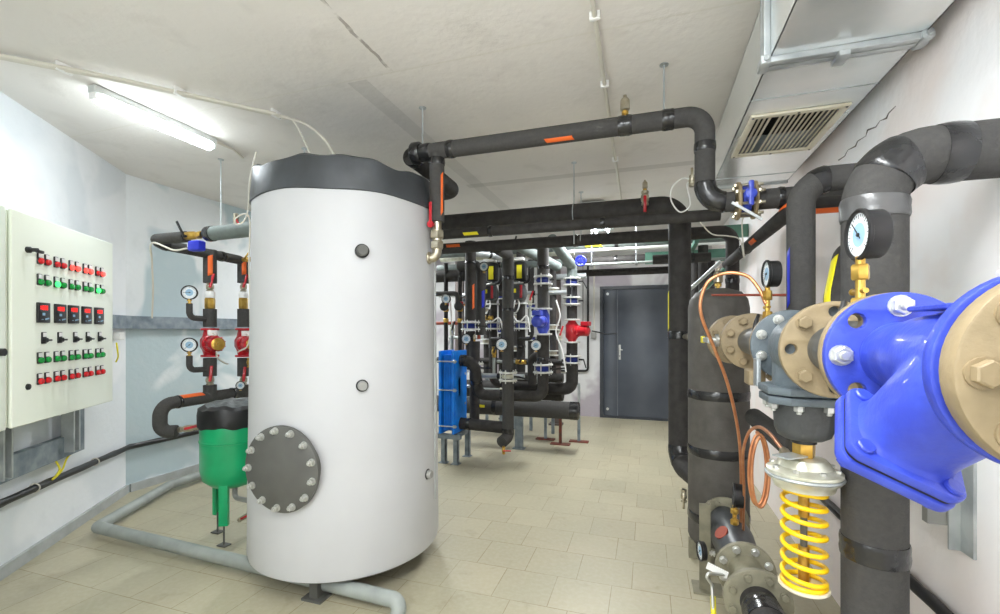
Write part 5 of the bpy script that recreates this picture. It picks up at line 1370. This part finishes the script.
# small line at far left
for (px, lab) in ((446, 'nearest the tank'), (460, 'second from the tank')):
    y = 5.2; x = bp(px, 331, y).x
    pipe('bare_pipe', 'thin black upright pipe with brass fittings, ' + lab, 'pipe', [(x, y, 2.25), (x, y, .85)], .026, 0, insd, 'slim uprights beside the tank')
    n = root('safety_valve', 'brass fitting with red cap on the slim upright ' + lab, 'valve', (x, y, 1.6), 'safety valves')
    MB().lathe([(.02, 0), (.034, .01), (.034, .05), (.024, .06), (.024, .14), (.036, .15), (.036, .18), (.02, .19)], (x, y, 1.50), Z3, 20).build('brass_fitting', M['brass'], n)
    MB().lathe([(.038, 0), (.038, .05), (.02, .06)], (x, y, 1.71), Z3, 20).build('red_cap', M['red'], n)
    c_ = root('shutoff_valve', 'dark round knob in front of the slim upright ' + lab, 'valve', (x + .05, y - .1, 1.75), 'dark round knobs'); MB().lathe([(.03, 0), (.055, .01), (.055, .03), (.02, .035)], (x + .04, y - .12, 1.70), (0, -1, 0), 18).build('knob_disc', M['black'], c_); MB().cyl((x, y, 1.70), (x + .04, y - .125, 1.70), .012, 10).build('knob_stem', M['brass'], c_)
pipe('insulated_pipe', 'black level pipe behind the tank leading to the orange striped riser', 'pipe', [(-3.4, 5.25, 2.08), (xD - .05, 5.25, 2.10)], .075, 0, insd, GB, bands=[((-2.2, 5.25, 2.1), .02)])
pipe('insulated_pipe', 'red lined small crossing pipe above the heat exchanger', 'pipe', [(-2.9, 5.3, 1.50), (-2.0, 5.3, 1.50), (-2.0, 5.3, 1.30)], .022, .05, M['emblem'], GB)
pipe('insulated_pipe', 'slim insulated pipe arching between the slim uprights', 'pipe', [(-2.7, 5.1, 1.86), (bp(458, 331, 5.1).x, 5.1, 1.86), (bp(458, 331, 5.1).x, 5.1, 1.70)], .030, .06, ins, GB)
# receding manifold stubs at the top
for k, (xa, ya, za, xb_, yb_, zb_2, r, m_, lab) in enumerate(((-1.42, 4.9, 2.38, -1.06, 5.6, 2.20, .06, 'insul_g', 'grey sloping pipe stub under the rack left of the blue pump riser'), (-1.98, 5.0, 2.34, -1.72, 5.5, 2.34, .05, 'galv', 'galvanised level pipe stub under the rack at the left'))):
    pipe('insulated_pipe', lab, 'pipe', [(xa, ya, za), (xb_, yb_, zb_2)], r, 0, M[m_], GB, bands=[(((xa + xb_) / 2, (ya + yb_) / 2, (za + zb_2) / 2), .02)])
for k, (x0, x1, y, z, r, m_) in enumerate(((-2.8, -.9, 5.9, 2.44, .055, 'zinc'), (-2.8, -1.0, 5.8, 2.28, .045, 'insul_g'), (-2.5, -.8, 6.3, 2.16, .04, 'galv'))):
    pipe('manifold_pipe', ['upper zinc manifold pipe behind the pumps', 'grey manifold pipe behind the pumps, just under the zinc one', 'thin galvanised crossing pipe behind the pumps, lowest at the top'][k], 'pipe', [(x0, y, z), (x1, y, z)], r, 0, M[m_], GB, bands=[(((x0 + x1) / 2, y, z), .03)])
for k, (px, py, y) in enumerate(((494, 352, 5.2), (521, 362, 5.2), (530, 300, 5.3), (488, 318, 5.2), (452, 330, 5.0), (515, 245, 5.3), (560, 335, 5.3), (505, 390, 5.3))):
    tp_ = bp(px, py, y); ax_ = V((1, 0, 0)) if k % 2 else V((0, 0, 1))
    pipe('bare_pipe', ['thin grey upright line carrying the brass tap behind the capped sleeve', 'thin grey level line right of the long upright pipe, carrying a tap', 'thin grey upright line carrying the nickel tap left of the blue pump', 'thin grey level line below the left control head pump', 'thin grey upright line above the blue heat exchanger', 'thin grey level line under the rack between the control head pumps', 'thin grey upright line left of the large red pump', 'thin grey level line low behind the long upright pipe'][k], 'pipe', [tp_ - ax_ * .30, tp_ - ax_ * .07], .018, 0, M['pvc'], GB)
    small_valve(['small brass tap between the capped sleeve and the long upright pipe', 'small brass tap between the long upright pipe and the blue pump riser', 'small nickel tap left of the blue pump', 'small brass tap below the left control head pump', 'small nickel tap above the blue heat exchanger', 'small nickel tap under the rack between the control head pumps', 'small nickel tap left of the large red pump', 'small nickel tap low behind the long upright pipe'][k],
                bp(px, py, y), (1, 0, 0) if k % 2 else (0, 0, 1), .028, (0.3, 0, .9), M['red'] if k in (2, 6) else M['black'], .13, body=M['brass'] if k in (0, 1, 3) else M['zinc'])
pipe('insulated_pipe', 'black pipe with flanges crossing low behind the blue pump riser', 'pipe', [(-1.75, 5.35, .84), (-.95, 5.35, .84)], .055, 0, insd, GB, bands=[((-1.3, 5.35, .84), .02), ((-1.6, 5.35, .84), .02)])
ring_valve('small zinc flange pair on the low crossing pipe behind the blue pump riser', (-1.20, 5.35, .84), .085, (0, -.3, 1), None, (1, 0, 0), 'zinc')
# big capped cylinders at the floor
lc = root('header_cylinder', 'large grey insulated header cylinder lying near the floor, capped at its right end', 'header', (-1.4, 5.2, .48))
MB().lathe([(.095, 0), (.100, .004), (.100, .30), (.097, .31), (.100, .32), (.100, 1.9)], (-.75, 5.2, .485), (-1, 0, 0), 36).build('insulation_sleeve', ins, lc)
MB().lathe([(.104, .09), (.105, .0), (.09, -.012), (.05, -.016), (.001, -.017)], (-.75, 5.2, .485), (-1, 0, 0), 36).build('end_cap', M['tape'], lc)
for x in (-1.72,): MB().lathe([(.103, 0), (.104, .05)], (x, 5.2, .485), (-1, 0, 0), 36).build('tape_band', M['tape'], lc)
MB().box((-1.90, 5.095, .50), (.10, .006, .03)).build('yellow_label', M['yellowtape'], lc)
lc = root('header_cylinder', 'second black header cylinder lying behind and above the capped one', 'header', (-1.8, 5.75, .58))
MB().lathe([(.11, 0), (.115, .006), (.115, 1.6)], (-1.02, 5.75, .62), (-1, 0, 0), 32).build('insulation_sleeve', insd, lc)
for (x, y, lab, red) in ((-1.02, 5.55, 'middle', 1), (-.82, 5.75, 'right', 1), (-1.45, 5.2, 'left', 0), (-1.25, 5.75, 'rear', 1)):
    s_ = root('floor_support', {'middle': 'slim red footed support under the middle of the header cylinders', 'right': 'slim red footed support at the right end of the back plant', 'left': 'wide galvanised support under the capped header cylinder', 'rear': 'red footed support hidden behind the header cylinders'}[lab], 'support', (x, y, 0), 'floor supports')
    w_ = .035 if red else .09
    MB().box((x, y, .20), (w_, w_ * .6, .38)).build('support_post', M['rust'] if lab == 'middle' else M['galv_dk'], s_)
    MB().box((x, y, .006), (.24 if red else .14, .10, .012)).build('foot_plate', M['rust'] if red else M['galv_dk'], s_)
    if lab == 'right': MB().box((x, y, .56), (.03, .03, .36)).build('support_rod', M['galv'], s_)
# second row behind: steel posts and slim uprights with flanges
for k, (px, y) in enumerate(((459, 6.7), (506, 6.9), (556, 6.7))):
    x = bp(px, 331, y).x
    ps = root('steel_post', ['brown grey steel channel post behind the slim uprights beside the tank', 'brown grey steel channel post behind the long upright pipe', 'brown grey steel channel post between blue and red pump lines'][k], 'post', (x, y, 0), 'steel posts')
    mb = MB().box((x, y, 1.33), (.13, .012, 2.62)); mb.box((x - .06, y + .03, 1.33), (.012, .06, 2.62)); mb.box((x + .06, y + .03, 1.33), (.012, .06, 2.62)); mb.build('channel', M['post'], ps)
    MB().box((x, y, .012), (.2, .15, .024)).build('foot_plate', M['post'], ps)
for k, (px, y, r, z0, z1, fl) in enumerate(((487, 6.2, .05, .75, 2.4, (1.25, 1.7, 2.0)), (501, 6.3, .035, .7, 2.4, (1.4, 1.9)), (515, 6.2, .05, .75, 2.4, (1.15, 1.6, 2.05)), (531, 6.2, .045, .7, 2.4, (1.3, 1.75)), (553, 6.1, .045, .75, 2.3, (1.1, 1.45, 1.95)))):
    x = bp(px, 331, y).x
    rt = root('insulated_pipe', ['slim black upright behind the left control head pump', 'thin black upright between the control head pumps, rear row', 'slim black upright behind the right control head pump', 'slim black upright just left of the blue pump, rear row', 'slim black upright between blue and red pump lines, rear row'][k], 'pipe', (x, y, z0), 'rear row uprights')
    MB().tube([V((x, y, z0)), V((x, y, z1))], r, 18).build('insulation_sleeve', insd, rt)
    for zf in fl:
        for s_ in (-.03, .03): flange(rt, (x, y, zf + s_), Z3, r * 1.9, .016, M['flange_w'], hint=(1, 0, 0))
        MB().lathe([(r * 1.3, -.02), (r * 1.3, .02)], (x, y, zf), Z3, 18).build('valve_ring', M['navy'] if k % 2 else M['nickel'], rt)
    MB().box((x, y, z0 / 2), (.04, .03, z0)).build('floor_leg', M['galv_dk'], rt)
for k, (pts_, r, m_, lab) in enumerate((
    ([(-2.9, 6.0, .98), (-.95, 6.0, .98)], .045, insd, 'black rear crossing pipe at waist height behind the plant'),
    ([(-2.9, 6.05, 1.92), (-1.0, 6.05, 1.92)], .03, M['galv'], 'galvanised rear crossing line level with the control head pumps'),
    ([(-2.9, 6.4, 1.30), (-1.2, 6.4, 1.30)], .025, M['pvc'], 'grey rear crossing line level with the pale dial gauges'),
    ([(-1.9, 4.95, .88), (-1.32, 4.95, .88)], .03, M['galv'], 'short galvanised crossing line under the pale dial gauges'))):
    pipe('crossing_pipe', lab, 'pipe', pts_, r, 0, m_, GB, bands=[(V(pts_[0]).lerp(V(pts_[1]), .5), .03), (V(pts_[0]).lerp(V(pts_[1]), .75), .02)])
for k, (pxs, lab) in enumerate((([(487, 300), (484, 312), (490, 322), (499, 318), (503, 330)], 'white cable loop under the left control head pump'), ([(515, 300), (513, 314), (519, 322), (527, 316), (530, 332)], 'white cable loop under the right control head pump'), ([(556, 300), (560, 316), (556, 332), (562, 350), (566, 372)], 'white cable hanging between the blue and red pump lines'), ([(450, 300), (452, 330), (447, 348)], 'white cable hanging beside the tank above the heat exchanger'))):
    tag(MB().tube(smooth_path([bp(a, b, 5.25) for a, b in pxs]), .009, 8).build('loose_cable', M['white']), lab, 'cable', 'loose cables of the back plant')
# cables on the wall left of the door
for k, (px, r, m_, lab) in enumerate(((583, .012, 'flex', 'slim grey conduit running up the far wall, farthest from the door'), (588, .018, 'black', 'black cable running up the far wall between two conduits'), (594, .012, 'offwhite', 'slim pale conduit running up the far wall nearest the door'))):
    x = bp(px, 331, YB - .03).x
    z1 = .75 if k == 1 else 1.35
    pts_ = [(x, YB - .03, 2.5), (x, YB - .03, z1)]
    if k == 1: pts_ += [(x - .9, YB - .03, z1 - .02)]
    tag(MB().tube(fillet(pts_, .05), r, 10).build('wall_conduit', M[m_]), lab, 'conduit')
bx_ = root('socket_box', 'small grey socket box on the far wall left of the door', 'socket box', (bp(594, 331, YB).x, YB, 1.3)); MB().box((bp(594, 331, YB).x, YB - .03, 1.33), (.08, .06, .10), bev=.008).build('box_body', M['flex'], bx_)

# ================================================================ ADDED FILL LIGHTS AND THE LIGHT OF THE SLIM LAMP
def fill_lamp(label, x, y, z, L, W_, power, up, grp='added fill lamps out of view'):  # unseen fixture added as fill, optional point glow to brighten the ceiling
    rt = root('fluorescent_lamp', label, 'ceiling lamp', (x, y, z), grp)
    MB().box((x, y, z + .045), (W_ + .04, L + .04, .05), bev=.008).build('lamp_housing', M['lamp_metal'], rt)
    for s in (-1, 1): MB().cyl((x + s * W_ * .3, y - L / 2, z + .005), (x + s * W_ * .3, y + L / 2, z + .005), .014, 12).build('tube', M['tube'], rt)
    l = bpy.data.lights.new('lamp_light', 'AREA'); l.shape = 'RECTANGLE'; l.size = W_; l.size_y = L; l.energy = power; l.color = (.97, .99, 1.0)
    o = bpy.data.objects.new('lamp_light', l); COL.objects.link(o); o.location = (x, y, z - .02)
    if up:
        l = bpy.data.lights.new('lamp_glow', 'POINT'); l.energy = up; l.shadow_soft_size = .12; l.color = (.97, .99, 1.0)
        o = bpy.data.objects.new('lamp_glow', l); COL.objects.link(o); o.location = (x, y, z - .28)
fill_lamp('added twin tube fill lamp on the ceiling over the viewer', -.10, .50, H - .09, 1.2, .30, 30, 12)
fill_lamp('added twin tube fill lamp on the ceiling behind the viewer', -.45, -.75, H - .09, 1.2, .30, 24, 12)
fill_lamp('added twin tube fill lamp above the far rack, hidden by the pipes', -.55, 5.35, H - .09, 1.2, .25, 82, 0)
fill_lamp('added twin tube fill lamp in the rear left area behind the tank', -3.3, 5.4, H - .09, 1.2, .25, 78, 0)
l = bpy.data.lights.new('lamp_light', 'AREA'); l.shape = 'RECTANGLE'; l.size = .05; l.size_y = .7; l.energy = 22; l.color = (.88, .96, 1.0)
o = bpy.data.objects.new('lamp_light', l); COL.objects.link(o); o.location = (lampA + lampB) / 2 - V((0, 0, .03))
o.rotation_euler = (0, 0, math.atan2(ld.y, ld.x) - math.pi / 2)
l = bpy.data.lights.new('lamp_glow', 'POINT'); l.energy = 4; l.shadow_soft_size = .05; l.color = (.88, .96, 1.0)
o = bpy.data.objects.new('lamp_glow', l); COL.objects.link(o); o.location = (lampA + lampB) / 2 - V((0, 0, .08))
# added fill panel behind the viewer, aimed at the right wall
l = bpy.data.lights.new('fill_light', 'AREA'); l.shape = 'RECTANGLE'; l.size = 1.9; l.size_y = 1.5; l.energy = 34; l.color = (.97, .99, 1.0)
o = bpy.data.objects.new('fill_light', l); COL.objects.link(o); o.location = (-1.05, -.95, 1.5); o.rotation_euler = (math.radians(90), 0, math.radians(-55))

w_ = bpy.data.worlds.new('World'); S.world = w_; w_.use_nodes = True
w_.node_tree.nodes['Background'].inputs[0].default_value = (.9, .95, 1, 1); w_.node_tree.nodes['Background'].inputs[1].default_value = .3

cam = bpy.data.cameras.new('camera'); co = bpy.data.objects.new('camera', cam); COL.objects.link(co)
co.location = (0, 0, EYE); co.rotation_euler = (math.radians(90), 0, A)
cam.sensor_width = 36; cam.sensor_fit = 'HORIZONTAL'; cam.lens = F / 1000 * 36; cam.shift_y = 24 / 1000; cam.clip_start = .05
S.camera = co
S.view_settings.view_transform = 'Standard'; S.view_settings.look = 'None'; S.view_settings.gamma = 1; S.view_settings.use_curve_mapping = False
S.view_settings.exposure = 0.0
S.cycles.use_denoising = True
S.cycles.max_bounces = 10; S.cycles.diffuse_bounces = 6; S.cycles.glossy_bounces = 4
S.cycles.sample_clamp_indirect = 6
